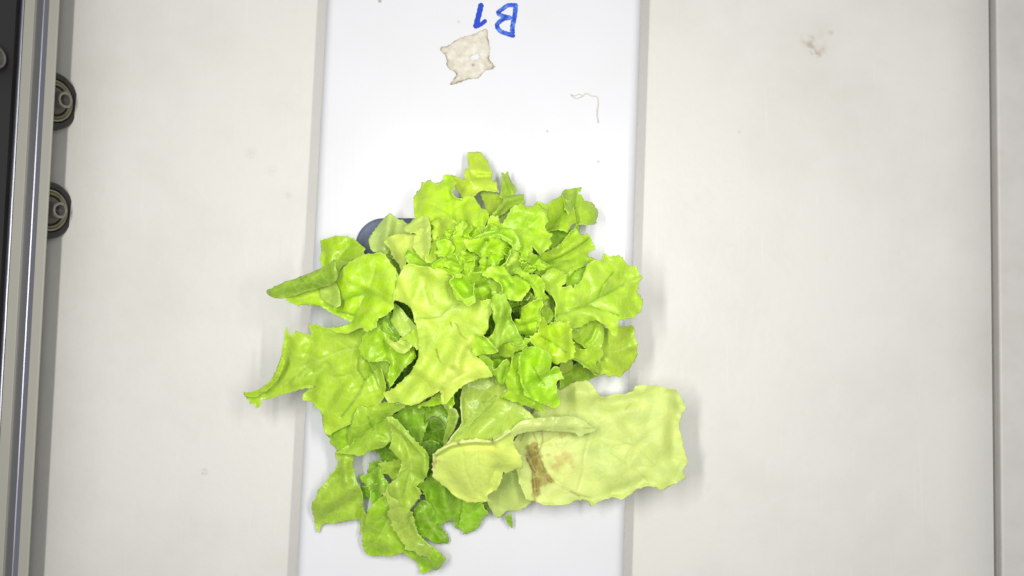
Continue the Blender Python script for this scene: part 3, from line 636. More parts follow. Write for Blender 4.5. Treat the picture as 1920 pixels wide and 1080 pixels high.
leaf([(838, 834), (850, 816), (863, 801), (867, 790), (864, 762), (866, 735), (872, 722), (890, 702), (930, 690), (950, 715), (965, 745), (985, 768), (1002, 784), (985, 795), (962, 803), (942, 818), (925, 827), (905, 825), (880, 826), (860, 829)],
     (850, 818, 35), (960, 735, 30), (190, 218, 92), [([(860, 817), (897, 780), (930, 742)], -2.6, 11), ([(900, 805), (940, 780)], 3, 18), ([(864, 745), (866, 790), (845, 822)], 1.6, 4), ([(885, 745), (880, 775)], -1.2, 12)],
     mid=[(862, 816), (897, 780), (922, 755), (935, 735)], ruff=.9, rim=.65, teeth=(20, 1.5), vl=45, curl=(8, 20), dark=[[(860, 817), (897, 780), (922, 755), (930, 742)]], stains=[('line', [(838, 834), (850, 815), (863, 800), (867, 790), (864, 762), (866, 736)], (228, 234, 168), 3.0, .85), ('line', [(902, 754), (908, 755), (912, 752)], (70, 70, 40), 1.6, .8), ('poly', [(866, 730), (900, 715), (925, 740), (890, 785), (868, 800), (866, 760)], (164, 190, 76), 14, .8)])
leaf([(956, 812), (965, 800), (980, 789), (1010, 784), (1050, 782), (1076, 782), (1095, 788), (1105, 797), (1117, 805), (1108, 811), (1098, 813), (1090, 818), (1075, 811), (1050, 809), (1015, 808), (980, 811), (964, 817)],
     (1112, 806, 25), (970, 800, 34), (206, 222, 142), [([(975, 798), (1100, 799)], 1.0, 11), ([(985, 811), (1075, 811)], -1.6, 7)], ruff=.5, rim=.2, teeth=(30, 1), curl=(8, 0), stem=False, label='greyish folded underside of a leaf', stains=[('line', [(1095, 803), (1115, 802)], (140, 150, 80), 1.2, .6)])

# --- left side
leaf([(601, 452), (615, 446), (630, 441), (645, 443), (660, 447), (668, 452), (677, 460), (684, 465), (681, 472), (683, 478), (672, 483), (660, 485), (655, 491), (650, 500), (640, 512), (622, 512), (606, 503), (601, 487), (603, 475), (602, 460)],
     (605, 460, 12), (655, 500, 22), (180, 220, 42), [([(650, 460), (632, 490)], -1.5, 8), ([(620, 458), (640, 452)], 2.2, 12), ([(606, 495), (606, 470)], -2.5, 8)], mid=[(655, 458), (640, 476), (628, 495)], ruff=.9, teeth=(9, 2.2), vl=24)
leaf([(457, 739), (466, 748), (467, 757), (475, 757), (480, 766), (488, 758), (492, 750), (505, 747), (520, 742), (528, 740), (540, 737), (554, 732), (570, 729), (583, 727), (591, 723), (590, 727), (577, 732), (567, 742), (570, 750), (582, 752), (589, 760), (600, 770), (604, 780), (605, 794), (612, 814), (626, 810), (647, 800), (663, 792), (668, 780), (672, 768), (690, 767), (707, 760), (715, 752), (720, 742), (722, 720), (715, 690), (715, 660), (700, 635), (690, 622), (660, 614), (640, 612), (617, 615), (603, 613), (592, 609), (579, 611), (582, 620), (584, 631), (578, 627), (569, 625), (557, 621), (551, 625), (543, 631), (541, 625), (537, 618), (534, 627), (533, 640), (530, 650), (528, 665), (524, 680), (518, 697), (509, 712), (500, 722), (485, 732), (470, 737)],
     (462, 742, 8), (705, 665, 31), (184, 222, 58),
     [([(560, 715), (590, 700), (600, 670)], 2.0, 13), ([(585, 722), (592, 700), (610, 685)], -2.6, 8), ([(640, 690), (675, 680)], 3.0, 13), ([(560, 645), (555, 665)], 2.2, 12), ([(538, 640), (532, 680), (515, 715)], -1.8, 8), ([(620, 640)], 1.6, 26), ([(700, 700), (714, 735)], -3.5, 9), ([(640, 750)], 2.2, 26), ([(575, 735), (582, 750)], -2.5, 9), ([(500, 738), (540, 728)], -2.2, 8), ([(585, 640), (575, 660)], -1.4, 8)],
     mid=[(700, 654), (672, 653), (640, 658), (617, 668), (590, 678), (571, 687), (560, 698), (543, 712), (520, 727)], veins=[[(718, 684), (700, 698), (684, 713), (674, 737), (660, 757), (640, 782)], [(671, 670), (670, 693), (684, 713)], [(670, 697), (650, 705), (625, 707)]],
     ruff=1.0, rim=.5, teeth=(12, 2), curl=(8, 40), vl=60, dark=[[(718, 684), (700, 698), (684, 713), (674, 737), (660, 757), (640, 782)], [(671, 672), (670, 693), (684, 713)]], stains=[('line', [(571, 686), (572, 688)], (225, 235, 150), 2.5, .6)])
leaf([(529, 668), (534, 679), (529, 690), (523, 707), (514, 720), (505, 728), (492, 737), (480, 744), (467, 744), (457, 738), (470, 736), (485, 731), (500, 721), (509, 711), (517, 697), (523, 681)], (462, 740, 11), (530, 675, 24.5), (186, 224, 40), [([(528, 672), (518, 703), (490, 733)], 1.5, 4)], ruff=.4, teeth=(16, 1.5), stem=False)
leaf([(671, 652), (676, 643), (678, 635), (683, 628), (690, 620), (700, 611), (710, 600), (722, 603), (732, 616), (740, 630), (755, 640), (770, 640), (777, 655), (781, 668), (775, 677), (760, 688), (750, 700), (738, 716), (733, 726), (728, 710), (730, 695), (731, 683), (725, 677), (707, 678), (697, 679), (690, 678), (680, 670), (674, 660)],
     (672, 655, 34), (760, 640, 38), (172, 218, 40), [([(735, 655), (740, 700)], -3.5, 9), ([(700, 640), (690, 660)], 2.2, 14), ([(730, 680), (725, 677)], 2, 5), ([(770, 665), (750, 690)], 2.2, 8), ([(720, 625), (730, 650)], -2.5, 8)], ruff=.9, teeth=(11, 2.2))
leaf([(690, 676), (706, 676), (724, 677), (730, 684), (728, 708), (733, 726), (724, 738), (716, 742), (712, 725), (704, 705), (696, 690)], (720, 735, 26), (722, 684, 33), (162, 206, 56), [([(705, 690), (722, 730)], -2, 6)], ruff=.5, teeth=None, veins=[[(718, 684), (700, 698)]])
leaf([(725, 631), (731, 636), (738, 642), (747, 640), (755, 636), (762, 637), (767, 645), (774, 646), (770, 652), (762, 660), (752, 663), (742, 658), (733, 650), (727, 642)], (728, 635, 41), (770, 650, 43), (196, 222, 98), [([(735, 645), (755, 655), (768, 650)], 1.5, 6), ([(755, 645)], -2, 7)], ruff=.4, teeth=(12, 1.5), stem=False)
leaf([(748, 636), (757, 630), (768, 625), (780, 615), (790, 622), (786, 650), (781, 657), (776, 648), (768, 644), (762, 637), (755, 637)], (755, 636, 42), (785, 630, 46), (188, 226, 66), ruff=.5, teeth=(9, 2))
leaf([(706, 603), (722, 594), (732, 584), (742, 590), (748, 605), (752, 625), (745, 636), (738, 632), (730, 625), (715, 618)], (715, 606, 36), (748, 612, 38), (130, 184, 36), ruff=.6)
leaf([(738, 568), (752, 577), (760, 588), (773, 603), (781, 612), (778, 623), (765, 629), (755, 632), (748, 627), (740, 615), (731, 600), (736, 590)], (738, 572, 38), (772, 620, 42), (184, 216, 92), [([(742, 590), (752, 620)], 1.6, 8)], ruff=.4, teeth=None)
# rolled leaf reaching over the channel edge
leaf([(600, 534), (615, 530), (628, 530), (636, 545), (638, 572), (628, 576), (612, 566), (600, 552)], (602, 550, 35.5), (634, 560, 40.5), (178, 210, 92), [([(620, 548)], -2, 9), ([(600, 552), (612, 565), (630, 575)], 1, 4)], ruff=.4, teeth=None, stem=False, curl=(8, 0))
leaf([(712, 474), (722, 480), (732, 492), (741, 503), (747, 521), (743, 530), (742, 553), (737, 568), (738, 577), (732, 582), (722, 592), (710, 597), (706, 603), (705, 613), (697, 617), (686, 622), (680, 615), (668, 618), (657, 623), (647, 627), (633, 623), (617, 618), (640, 613), (655, 607), (657, 603), (640, 595), (620, 585), (603, 575), (590, 572), (567, 572), (555, 571), (543, 567), (536, 560), (548, 553), (575, 545), (600, 537), (626, 530), (634, 522), (640, 506), (655, 492), (670, 483), (685, 477), (700, 476)],
     (540, 565, 27), (735, 540, 47), (186, 228, 40),
     [([(662, 602), (676, 570), (686, 552)], -2.6, 9), ([(686, 552), (655, 560), (632, 574)], -2.6, 8), ([(690, 495), (670, 505), (655, 520)], 2.6, 14), ([(725, 510), (732, 545)], 2.2, 12), ([(700, 585), (670, 612)], 2.4, 10), ([(600, 565), (560, 565)], 1.6, 8), ([(630, 580), (650, 600)], -2, 8), ([(705, 530)], -1.6, 16), ([(645, 545)], 2.2, 13), ([(700, 570), (725, 575)], 2, 12)],
     mid=[(661, 603), (675, 572), (687, 552), (696, 528), (704, 498)], veins=[[(687, 550), (665, 556), (636, 569)], [(664, 592), (650, 588), (632, 584)]], ruff=1.0, rim=.55, teeth=(11, 2), curl=(7, 45), vl=48, dark=[[(660, 604), (668, 585), (675, 572), (687, 552)], [(687, 552), (665, 556), (640, 566)], [(664, 592), (650, 588), (632, 584)]], stains=[('line', [(550, 556), (562, 561), (574, 557), (582, 553), (592, 554), (603, 552)], (222, 236, 130), 1.8, .8), ('line', [(673, 568), (674, 570)], (220, 190, 80), 1.8, .8)])
leaf([(501, 544), (502, 551), (512, 557), (522, 559), (536, 558), (550, 554), (560, 551), (575, 546), (590, 543), (605, 538), (618, 534), (625, 530), (631, 522), (633, 516), (629, 503), (629, 488), (615, 497), (595, 507), (575, 515), (555, 523), (538, 528), (522, 535), (511, 541)],
     (502, 549, 26), (628, 508, 44), (150, 192, 54), [([(515, 545), (575, 528), (625, 505)], 3.6, 12), ([(520, 558), (600, 540)], -2, 8), ([(628, 495), (628, 525)], 2, 7)], ruff=.7, rim=.5, teeth=(20, 1.2), curl=(8, 0), stem=False, label='tip of a leaf rolled into a cone, shading painted into its green')  # shading of the steep roll painted as a darker green than the blade
leaf([(629, 487), (637, 487), (645, 490), (654, 492), (650, 496), (642, 500), (634, 510), (632, 500)], (632, 492, 22), (650, 494, 26), (176, 212, 72), ruff=.2, teeth=None, stem=False)

# --- upper left pale leaves
leaf([(692, 449), (697, 441), (704, 430), (712, 418), (722, 408), (731, 400), (738, 405), (747, 412), (754, 413), (762, 419), (775, 425), (770, 450), (755, 470), (740, 480), (722, 480), (710, 474), (700, 472), (694, 462)],
     (725, 405, 14), (745, 475, 24), (200, 224, 136), [([(731, 402), (727, 430), (720, 465)], 3.4, 8), ([(745, 420), (740, 450)], -2.6, 9)], ruff=.8, teeth=(8, 1.6), rim=.3, label='pale faded leaf beside the slate plate')
leaf([(713, 474), (724, 462), (735, 460), (748, 480), (755, 500), (756, 512), (748, 520), (742, 505), (732, 492), (722, 481)], (725, 475, 24), (752, 505, 32), (122, 162, 40), ruff=.5, rim=.1, teeth=None)
leaf([(721, 455), (728, 444), (742, 439), (752, 438), (770, 440), (778, 436), (790, 428), (803, 440), (810, 470), (803, 492), (775, 488), (763, 490), (759, 500), (753, 509), (748, 498), (738, 483), (730, 466)],
     (722, 452, 28), (790, 480, 42), (226, 242, 118), [([(735, 448), (760, 500)], 1.6, 10), ([(725, 455), (745, 495)], -2.2, 7), ([(770, 450), (780, 475)], -1.6, 10)], ruff=.9, teeth=(9, 2), rim=.4, stains=[('line', [(772, 438), (777, 438)], (70, 60, 30), 2, .8), ('line', [(757, 432), (766, 438)], (110, 120, 50), 1.4, .5)])
leaf([(755, 425), (763, 420), (770, 417), (773, 412), (785, 407), (798, 402), (804, 409), (807, 423), (808, 445), (808, 458), (804, 472), (797, 489), (785, 477), (776, 465), (777, 450), (779, 438), (770, 436), (762, 434), (756, 431)],
     (770, 418, 34), (798, 480, 47), (212, 234, 116), [([(803, 410), (803, 470)], 2.4, 7), ([(785, 445), (795, 480)], -2, 8)], veins=[[(780, 455), (795, 445), (805, 430)], [(765, 428), (785, 416), (800, 410)]], ruff=.7, teeth=(10, 1.8), rim=.4)

# --- top
leaf([(877, 287), (888, 286), (902, 286), (905, 293), (913, 302), (918, 312), (921, 323), (923, 336), (927, 342), (932, 342), (932, 353), (935, 359), (925, 360), (911, 357), (900, 358), (892, 363), (885, 368), (872, 372), (864, 364), (857, 356), (853, 346), (850, 336), (844, 328), (855, 331), (866, 336), (872, 337), (870, 322), (873, 315), (879, 317), (879, 305)],
     (890, 290, 8), (880, 368, 20), (208, 236, 70), [([(895, 331), (922, 330)], -2.6, 5), ([(900, 318), (912, 325)], 2.4, 8), ([(876, 322), (882, 340)], 2.2, 5), ([(883, 300), (886, 318)], 1.4, 4), ([(858, 338), (868, 350)], -2.4, 8), ([(890, 345), (925, 348)], 1.6, 8)], ruff=.8, teeth=(17, 2), rim=.45)
leaf([(902, 362), (915, 358), (930, 362), (938, 365), (950, 368), (943, 382), (932, 394), (924, 402), (915, 402), (911, 390), (907, 378)], (925, 364, 12), (918, 400, 24), (208, 238, 62), [([(915, 370), (920, 392)], 2, 7)], ruff=.9, teeth=(14, 1.5))
leaf([(942, 324), (947, 327), (951, 323), (955, 333), (960, 343), (966, 351), (967, 360), (962, 369), (952, 374), (939, 368), (941, 347)], (948, 327, 9), (952, 372, 20), (176, 214, 52), [([(949, 335), (955, 348), (960, 358)], 2.6, 4), ([(945, 345), (946, 365)], -1, 5)], ruff=.6, teeth=(14, 1.8))
leaf([(983, 364), (973, 365), (962, 367), (950, 370), (941, 380), (929, 394), (922, 406), (930, 408), (945, 400), (958, 388), (968, 383), (980, 382), (985, 379), (982, 372)], (980, 372, 20), (930, 402, 34), (176, 218, 54), [([(975, 370), (950, 376), (932, 398)], 2.4, 5)], ruff=.5, teeth=(14, 2))
leaf([(932, 405), (943, 393), (960, 385), (964, 392), (956, 408), (945, 422), (938, 420)], (950, 400, 27), (940, 420, 34), (172, 198, 104), ruff=.3, teeth=None, stem=False)
leaf([(1054, 366), (1057, 358), (1071, 354), (1082, 353), (1091, 351), (1089, 358), (1084, 361), (1090, 368), (1097, 377), (1109, 379), (1115, 388), (1121, 397), (1119, 410), (1115, 420), (1105, 421), (1090, 420), (1080, 419), (1070, 410), (1060, 390)],
     (1110, 385, 14), (1070, 410, 26), (182, 220, 62), [([(1083, 362), (1080, 390), (1083, 415)], -2.6, 5), ([(1098, 390), (1108, 405)], 3, 11), ([(1065, 362), (1070, 375)], -2, 9)], ruff=.7, teeth=(14, 1.8), stains=[('poly', [(1050, 362), (1070, 352), (1092, 350), (1083, 365), (1081, 400), (1060, 390)], (164, 202, 72), 5, .8)])
leaf([(1003, 382), (1008, 377), (1020, 382), (1030, 382), (1034, 375), (1045, 371), (1052, 368), (1060, 373), (1069, 378), (1075, 389), (1079, 400), (1081, 415), (1072, 423), (1065, 435), (1055, 433), (1045, 430), (1033, 432), (1020, 436), (1008, 420), (1000, 400)],
     (1065, 382, 24), (1020, 430, 36), (178, 220, 40), [([(1030, 430), (1072, 385)], -2.6, 8), ([(1045, 385), (1035, 405)], 2.2, 11), ([(1065, 415), (1072, 405)], 2.2, 10)], mid=[(1028, 432), (1050, 408), (1074, 384)], ruff=.9, teeth=(10, 2), vl=26, dark=[[(1028, 432), (1050, 408), (1074, 384)]])
leaf([(1022, 425), (1048, 428), (1068, 432), (1083, 420), (1088, 428), (1078, 442), (1062, 456), (1045, 468), (1030, 474), (1018, 460)], (1080, 425, 24), (1030, 460, 32), (140, 190, 34), [([(1055, 432), (1042, 462)], -1.5, 7)], ruff=.6, rim=.2)
leaf([(776, 377), (776, 370), (783, 360), (790, 350), (792, 342), (800, 343), (802, 338), (808, 341), (820, 344), (828, 340), (832, 337), (832, 330), (843, 328), (850, 335), (856, 342), (852, 347), (853, 352), (848, 358), (850, 366), (857, 371), (867, 373), (873, 367), (887, 368), (893, 377), (898, 383), (903, 390), (912, 393), (916, 403), (915, 413), (910, 422), (905, 432), (890, 445), (860, 450), (835, 455), (818, 450), (808, 440), (800, 425), (785, 412), (777, 405), (776, 390)],
     (795, 350, 26), (870, 445, 46), (196, 236, 46),
     [([(845, 375), (845, 430)], -2.6, 7), ([(808, 355), (798, 385), (800, 400)], 2.4, 10), ([(838, 335), (840, 370)], -2.4, 6), ([(880, 390), (884, 415)], 2.8, 9), ([(862, 385), (866, 420)], -1.2, 8), ([(820, 400)], 1.5, 14), ([(905, 400), (902, 420)], 2, 6), ([(850, 362), (866, 372)], 1.8, 4), ([(780, 365), (778, 395)], -2, 7)],
     veins=[[(790, 378), (812, 384), (830, 393), (845, 400)], [(846, 395), (848, 425)]], ruff=1.0, teeth=(12, 2.2), stains=[('line', [(793, 372), (802, 367), (808, 369)], (190, 190, 90), 2, .6)])
leaf([(921, 404), (929, 406), (935, 404), (935, 412), (940, 421), (947, 414), (956, 398), (962, 387), (972, 384), (977, 381), (985, 387), (1002, 386), (1010, 383), (1018, 390), (1027, 395), (1026, 405), (1026, 415), (1022, 427), (1026, 433), (1035, 440), (1032, 447), (1034, 453), (1030, 463), (1022, 471), (1012, 478), (1003, 468), (998, 460), (999, 478), (1000, 495), (992, 493), (981, 494), (977, 483), (974, 470), (960, 460), (940, 446), (925, 430), (914, 420)],
     (1015, 400, 46), (945, 450, 53), (178, 224, 40),
     [([(1000, 400), (975, 395)], 2.2, 10), ([(990, 425), (960, 435), (945, 425)], -2.2, 10), ([(1018, 450), (1010, 470)], 2.0, 8), ([(1022, 400), (1018, 425)], 2.0, 7), ([(990, 470), (990, 490)], 3.0, 7), ([(1005, 440), (990, 450)], -1.5, 8), ([(1000, 462), (1012, 474)], 1.0, 5)],
     mid=[(955, 448), (975, 438), (995, 424), (1012, 408)], ruff=1.0, teeth=(11, 2.4), vl=32)

# --- right side
leaf([(1052, 728), (1050, 705), (1056, 696), (1075, 686), (1090, 678), (1108, 682), (1122, 702), (1108, 711), (1098, 715), (1080, 717), (1062, 724)], (1110, 705, 12), (1062, 690, 22), (150, 194, 40), [([(1070, 705), (1095, 700)], 1.8, 9)], ruff=.6, rim=.25, teeth=(20, 1))
leaf([(1150, 610), (1160, 613), (1175, 612), (1186, 611), (1189, 622), (1191, 635), (1196, 645), (1194, 660), (1193, 670), (1188, 679), (1180, 690), (1170, 698), (1163, 706), (1150, 704), (1142, 706), (1135, 701), (1125, 703), (1116, 703), (1105, 692), (1085, 675), (1070, 660), (1075, 640), (1100, 630), (1130, 618)],
     (1185, 660, 13), (1085, 650, 26), (190, 222, 62),
     [([(1160, 655), (1192, 645)], 1.8, 8), ([(1190, 665), (1160, 665)], -1.8, 8), ([(1140, 680)], 2.4, 16), ([(1180, 625), (1170, 640)], -1.6, 9), ([(1160, 630), (1150, 640)], 1.4, 9), ([(1118, 660), (1135, 690)], -1.4, 8)], mid=[(1090, 660), (1125, 664), (1160, 656), (1190, 643)], ruff=.8, teeth=(16, 1.6), rim=.3, vl=36)
leaf([(1070, 652), (1082, 654), (1101, 655), (1118, 652), (1128, 655), (1133, 662), (1128, 672), (1118, 680), (1122, 694), (1124, 703), (1112, 697), (1098, 688), (1084, 678), (1070, 672)], (1125, 690, 24), (1078, 665, 32), (180, 222, 42), [([(1105, 668), (1115, 680)], 1.6, 8)], dark=[[(1070, 672), (1090, 678), (1108, 692), (1120, 703)]], ruff=.7, teeth=(12, 2))
leaf([(1115, 602), (1123, 600), (1131, 614), (1134, 626), (1131, 642), (1125, 652), (1110, 654), (1101, 655), (1092, 648), (1080, 640), (1070, 630), (1068, 612), (1090, 598)], (1128, 635, 26), (1075, 618, 32), (178, 218, 58), [([(1118, 615), (1110, 635), (1094, 648)], -2.2, 4), ([(1090, 622)], 2.2, 12)], ruff=.7, teeth=(22, 1.2))
leaf([(1062, 520), (1070, 510), (1085, 503), (1100, 499), (1097, 515), (1090, 535), (1078, 545), (1064, 540)], (1090, 508, 30), (1070, 535, 36), (158, 208, 34), [([(1075, 528)], -2, 8)], ruff=.5, rim=.5)
leaf([(1080, 428), (1086, 435), (1095, 442), (1100, 437), (1107, 444), (1111, 455), (1116, 466), (1110, 469), (1103, 475), (1101, 481), (1110, 483), (1119, 488), (1110, 492), (1101, 494), (1096, 498), (1087, 503), (1078, 508), (1068, 518), (1050, 525), (1025, 522), (1005, 512), (985, 505), (980, 492), (998, 484), (1012, 477), (1034, 468), (1050, 458), (1062, 444), (1072, 432)],
     (1105, 455, 26), (1000, 500, 40), (184, 224, 52),
     [([(1090, 450), (1050, 475), (1015, 488)], 2.2, 9), ([(1108, 458), (1070, 480), (1030, 500)], -2.2, 8), ([(1085, 490), (1050, 505)], 2.2, 9), ([(1020, 500), (990, 498)], -3, 12), ([(1075, 440), (1045, 468)], -1.4, 6)],
     dark=[[(1012, 497), (1050, 482), (1085, 462), (1105, 446)], [(1008, 500), (1035, 494), (1065, 488)]], ruff=.9, teeth=(9, 2.4))
leaf([(1100, 498), (1105, 492), (1118, 488), (1127, 490), (1131, 481), (1134, 477), (1142, 480), (1152, 481), (1160, 478), (1166, 484), (1172, 490), (1176, 496), (1185, 499), (1195, 500), (1198, 510), (1202, 518), (1202, 524), (1198, 530), (1195, 540), (1195, 549), (1201, 556), (1205, 564), (1204, 575), (1202, 582), (1194, 590), (1187, 597), (1178, 597), (1165, 599), (1159, 603), (1160, 612), (1158, 621), (1156, 632), (1150, 628), (1143, 621), (1137, 612), (1127, 605), (1116, 600), (1105, 604), (1085, 614), (1065, 614), (1045, 606), (1040, 592), (1043, 570), (1036, 556), (1025, 546), (1018, 535), (1015, 522), (1022, 513), (1030, 505), (1040, 502), (1052, 508), (1063, 518), (1060, 530), (1053, 537), (1061, 538), (1070, 535), (1075, 541), (1080, 535), (1088, 530), (1092, 520), (1096, 508)],
     (1200, 545, 25), (1050, 580, 43), (190, 229, 62),
     [([(1050, 590), (1100, 573), (1150, 545), (1200, 521)], -1.4, 10), ([(1200, 520), (1165, 532), (1140, 528)], 2.2, 10), ([(1150, 515), (1125, 545)], 2.2, 14), ([(1172, 560), (1160, 580)], 2.4, 18), ([(1193, 540), (1185, 560), (1195, 575)], -2.2, 8), ([(1178, 515), (1150, 528)], -1.6, 9), ([(1110, 590), (1150, 612)], 2.2, 9), ([(1062, 550), (1060, 575)], -2.6, 8), ([(1035, 525), (1045, 515)], 2.0, 10), ([(1085, 560)], 1.8, 15), ([(1085, 600), (1110, 603)], -2.4, 9), ([(1045, 535), (1048, 560)], -1.6, 7)],
     mid=[(1046, 592), (1075, 581), (1100, 573), (1120, 561), (1150, 545), (1175, 531), (1200, 521)], ruff=1.0, teeth=(15, 2.6), vl=55, dark=[[(1040, 594), (1075, 581), (1100, 573), (1120, 561), (1150, 545), (1170, 534)], [(1102, 571), (1135, 583), (1160, 592)], [(1120, 561), (1130, 535), (1150, 510)]])
leaf([(1021, 562), (1030, 553), (1040, 560), (1046, 575), (1045, 592), (1038, 600), (1034, 588), (1028, 576), (1021, 572)], (1040, 565, 36), (1030, 590, 40), (176, 206, 84), [([(1034, 572)], -2, 6)], ruff=.5, teeth=(9, 1.5))
leaf([(1016, 582), (1020, 574), (1028, 575), (1035, 583), (1038, 591), (1033, 601), (1026, 606), (1018, 598)], (1032, 580, 42), (1020, 598, 47), (172, 216, 52), ruff=.5, teeth=(8, 1.8))

# --- heart, lower right
leaf([(947, 717), (952, 704), (956, 688), (960, 672), (968, 662), (980, 662), (985, 700), (995, 740), (1015, 760), (1025, 776), (1000, 766), (975, 756), (958, 751), (940, 745), (953, 734)], (955, 742, 37), (970, 672, 44), (180, 228, 36), [([(962, 690), (968, 725)], 2.2, 8), ([(973, 740), (1000, 758)], 1.6, 6)], ruff=.9, teeth=(16, 1.8))
leaf([(1056, 672), (1070, 668), (1074, 690), (1064, 697), (1055, 702), (1046, 704)], (1068, 690, 26), (1056, 676, 32), (176, 206, 70), ruff=.4)
leaf([(980, 657), (988, 651), (1000, 650), (1008, 649), (1016, 655), (1027, 659), (1032, 666), (1034, 677), (1033, 688), (1030, 698), (1040, 688), (1049, 690), (1051, 699), (1057, 709), (1048, 712), (1042, 718), (1045, 726), (1046, 740), (1050, 754), (1042, 766), (1028, 762), (1012, 755), (997, 748), (985, 742), (978, 727), (974, 710), (972, 690), (974, 670)],
     (1035, 750, 43), (995, 660, 51), (174, 226, 34),
     [([(987, 675), (990, 710), (1005, 745)], -2.8, 9), ([(1018, 665), (1012, 680)], 2.4, 9), ([(1012, 715), (1030, 700), (1045, 700)], -1.8, 6), ([(1040, 735), (1030, 745)], 2.4, 10), ([(976, 680), (978, 720), (995, 745)], 1.6, 4), ([(1025, 690), (1008, 700)], 1.2, 8)],
     dark=[[(1000, 690), (1012, 712), (1020, 722)], [(1012, 718), (1025, 704), (1040, 700)]], ruff=1.1, teeth=(11, 2.2))
leaf([(1031, 608), (1040, 604), (1052, 602), (1058, 605), (1065, 602), (1069, 610), (1072, 620), (1072, 632), (1075, 645), (1078, 655), (1076, 664), (1077, 671), (1068, 674), (1062, 679), (1052, 680), (1045, 684), (1036, 680), (1025, 668), (1010, 655), (998, 644), (996, 634), (1003, 627), (1010, 622), (1011, 605), (1013, 592), (1022, 600), (1028, 611)],
     (1065, 665, 41), (1010, 625, 50), (196, 234, 38), [([(1050, 615), (1055, 665)], 2.6, 11), ([(1030, 615), (1035, 650)], -2.2, 8), ([(1068, 620), (1070, 665)], -1.4, 6), ([(1012, 635), (1040, 655)], -.8, 5)], dark=[[(1015, 630), (1040, 645), (1062, 661)]], ruff=1.0, teeth=(10, 2.4))
leaf([(908, 640), (905, 615), (912, 590), (925, 580), (935, 600), (935, 635), (925, 650)], (912, 625, 38), (930, 600, 42), (106, 156, 24), ruff=.4, rim=.1, teeth=None)  # recess leaf in a dark green that paints its deep shadow
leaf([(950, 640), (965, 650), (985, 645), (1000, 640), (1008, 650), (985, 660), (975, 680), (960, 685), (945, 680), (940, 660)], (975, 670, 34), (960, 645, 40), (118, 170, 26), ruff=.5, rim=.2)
leaf([(897, 666), (910, 667), (918, 672), (925, 680), (924, 693), (931, 691), (938, 685), (944, 677), (953, 676), (958, 690), (952, 705), (947, 717), (939, 725), (932, 715), (927, 705), (915, 692), (905, 680)], (938, 722, 38), (915, 674, 47), (170, 218, 50), [([(937, 715), (940, 690)], 2.4, 6), ([(952, 690), (945, 710)], -1.5, 5)], ruff=.7, teeth=(12, 1.6), rim=.7)
leaf([(920, 668), (932, 664), (944, 668), (946, 680), (938, 690), (928, 696), (922, 688)], (930, 690, 37), (935, 668, 42), (134, 188, 34), [([(934, 680)], -3, 7)], ruff=.3, teeth=None, rim=.2)  # shade of the hole is put into this leaf's colour

# --- the large central leaf
leaf([(756, 504), (766, 494), (780, 498), (800, 500), (830, 503), (850, 520), (880, 550), (890, 562), (905, 564), (922, 562), (920, 573), (922, 587), (917, 597), (915, 608), (915, 617), (907, 629), (905, 648), (893, 666), (908, 680), (918, 695), (923, 705), (905, 709), (890, 713), (873, 720), (862, 728), (855, 734), (846, 745), (836, 757), (828, 756), (827, 734), (812, 741), (797, 749), (785, 757), (770, 760), (757, 758), (745, 754), (729, 756), (722, 745), (718, 737), (735, 731), (750, 718), (768, 700), (777, 687), (784, 670), (785, 650), (782, 617), (778, 600), (772, 581), (762, 570), (748, 565), (737, 560), (742, 541), (743, 528), (750, 514)],
     (745, 740, 41), (865, 545, 53), (200, 228, 84),
     [([(775, 740), (810, 700), (845, 640), (850, 600)], -2.0, 12), ([(820, 720), (855, 680), (870, 640)], 2.8, 15), ([(745, 735), (790, 690), (815, 640)], 2.2, 13), ([(790, 520), (780, 555)], -1.8, 9), ([(755, 530), (765, 555)], 1.6, 9), ([(820, 515), (815, 560)], 1.6, 12), ([(905, 575), (895, 600)], 1.8, 12), ([(835, 585), (862, 570)], -1, 8), ([(829, 733), (829, 752)], -1.8, 5), ([(860, 715), (895, 690)], 1.6, 9), ([(848, 692)], -1.8, 6), ([(858, 690)], 1.4, 8), ([(878, 655), (870, 680)], -1.4, 7), ([(885, 630), (880, 645)], 1.6, 8), ([(866, 540)], -7, 20)],
     veins=[[(781, 598), (803, 598), (825, 596), (836, 584), (850, 574), (864, 569)], [(820, 614), (816, 632), (806, 650)], [(800, 505), (795, 540), (805, 570)], [(870, 700), (850, 712)], [(872, 655), (890, 663)]], ruff=.9, teeth=(11, 2), rim=.5,
     stains=[('line', [(845, 605), (848, 614)], (124, 110, 40), 1.5, .85), ('line', [(853, 606), (858, 610), (861, 622), (866, 630), (878, 638)], (124, 112, 44), 1.2, .75), ('line', [(818, 655), (821, 668), (826, 679)], (124, 110, 40), 1.3, .85), ('line', [(811, 552), (816, 565)], (150, 160, 60), 1.2, .6), ('line', [(846, 690), (848, 701)], (140, 130, 50), 1.5, .6), ('line', [(781, 598), (825, 596), (836, 584), (864, 569)], (150, 184, 60), 1.5, .8),
             ('poly', [(870, 640), (900, 670), (920, 700), (850, 735), (800, 745), (840, 690)], (226, 240, 112), 40, .8)], gloss=.5, label='large pale central leaf with brown scratches')
leaf([(800, 470), (830, 440), (870, 430), (915, 432), (950, 445), (960, 480), (940, 520), (900, 545), (860, 535), (825, 515)], (830, 470, 43), (900, 530, 47), (150, 202, 34), ruff=1.6, rim=.3)
leaf([(930, 450), (965, 445), (990, 470), (1000, 500), (985, 520), (950, 530), (925, 510)], (985, 480, 43), (935, 515, 48), (150, 200, 40), ruff=1.4, rim=.3)
leaf([(905, 560), (935, 540), (985, 545), (985, 565), (955, 580), (930, 590), (910, 585)], (970, 555, 44), (920, 575, 47), (140, 190, 34), ruff=1.2, rim=.3)
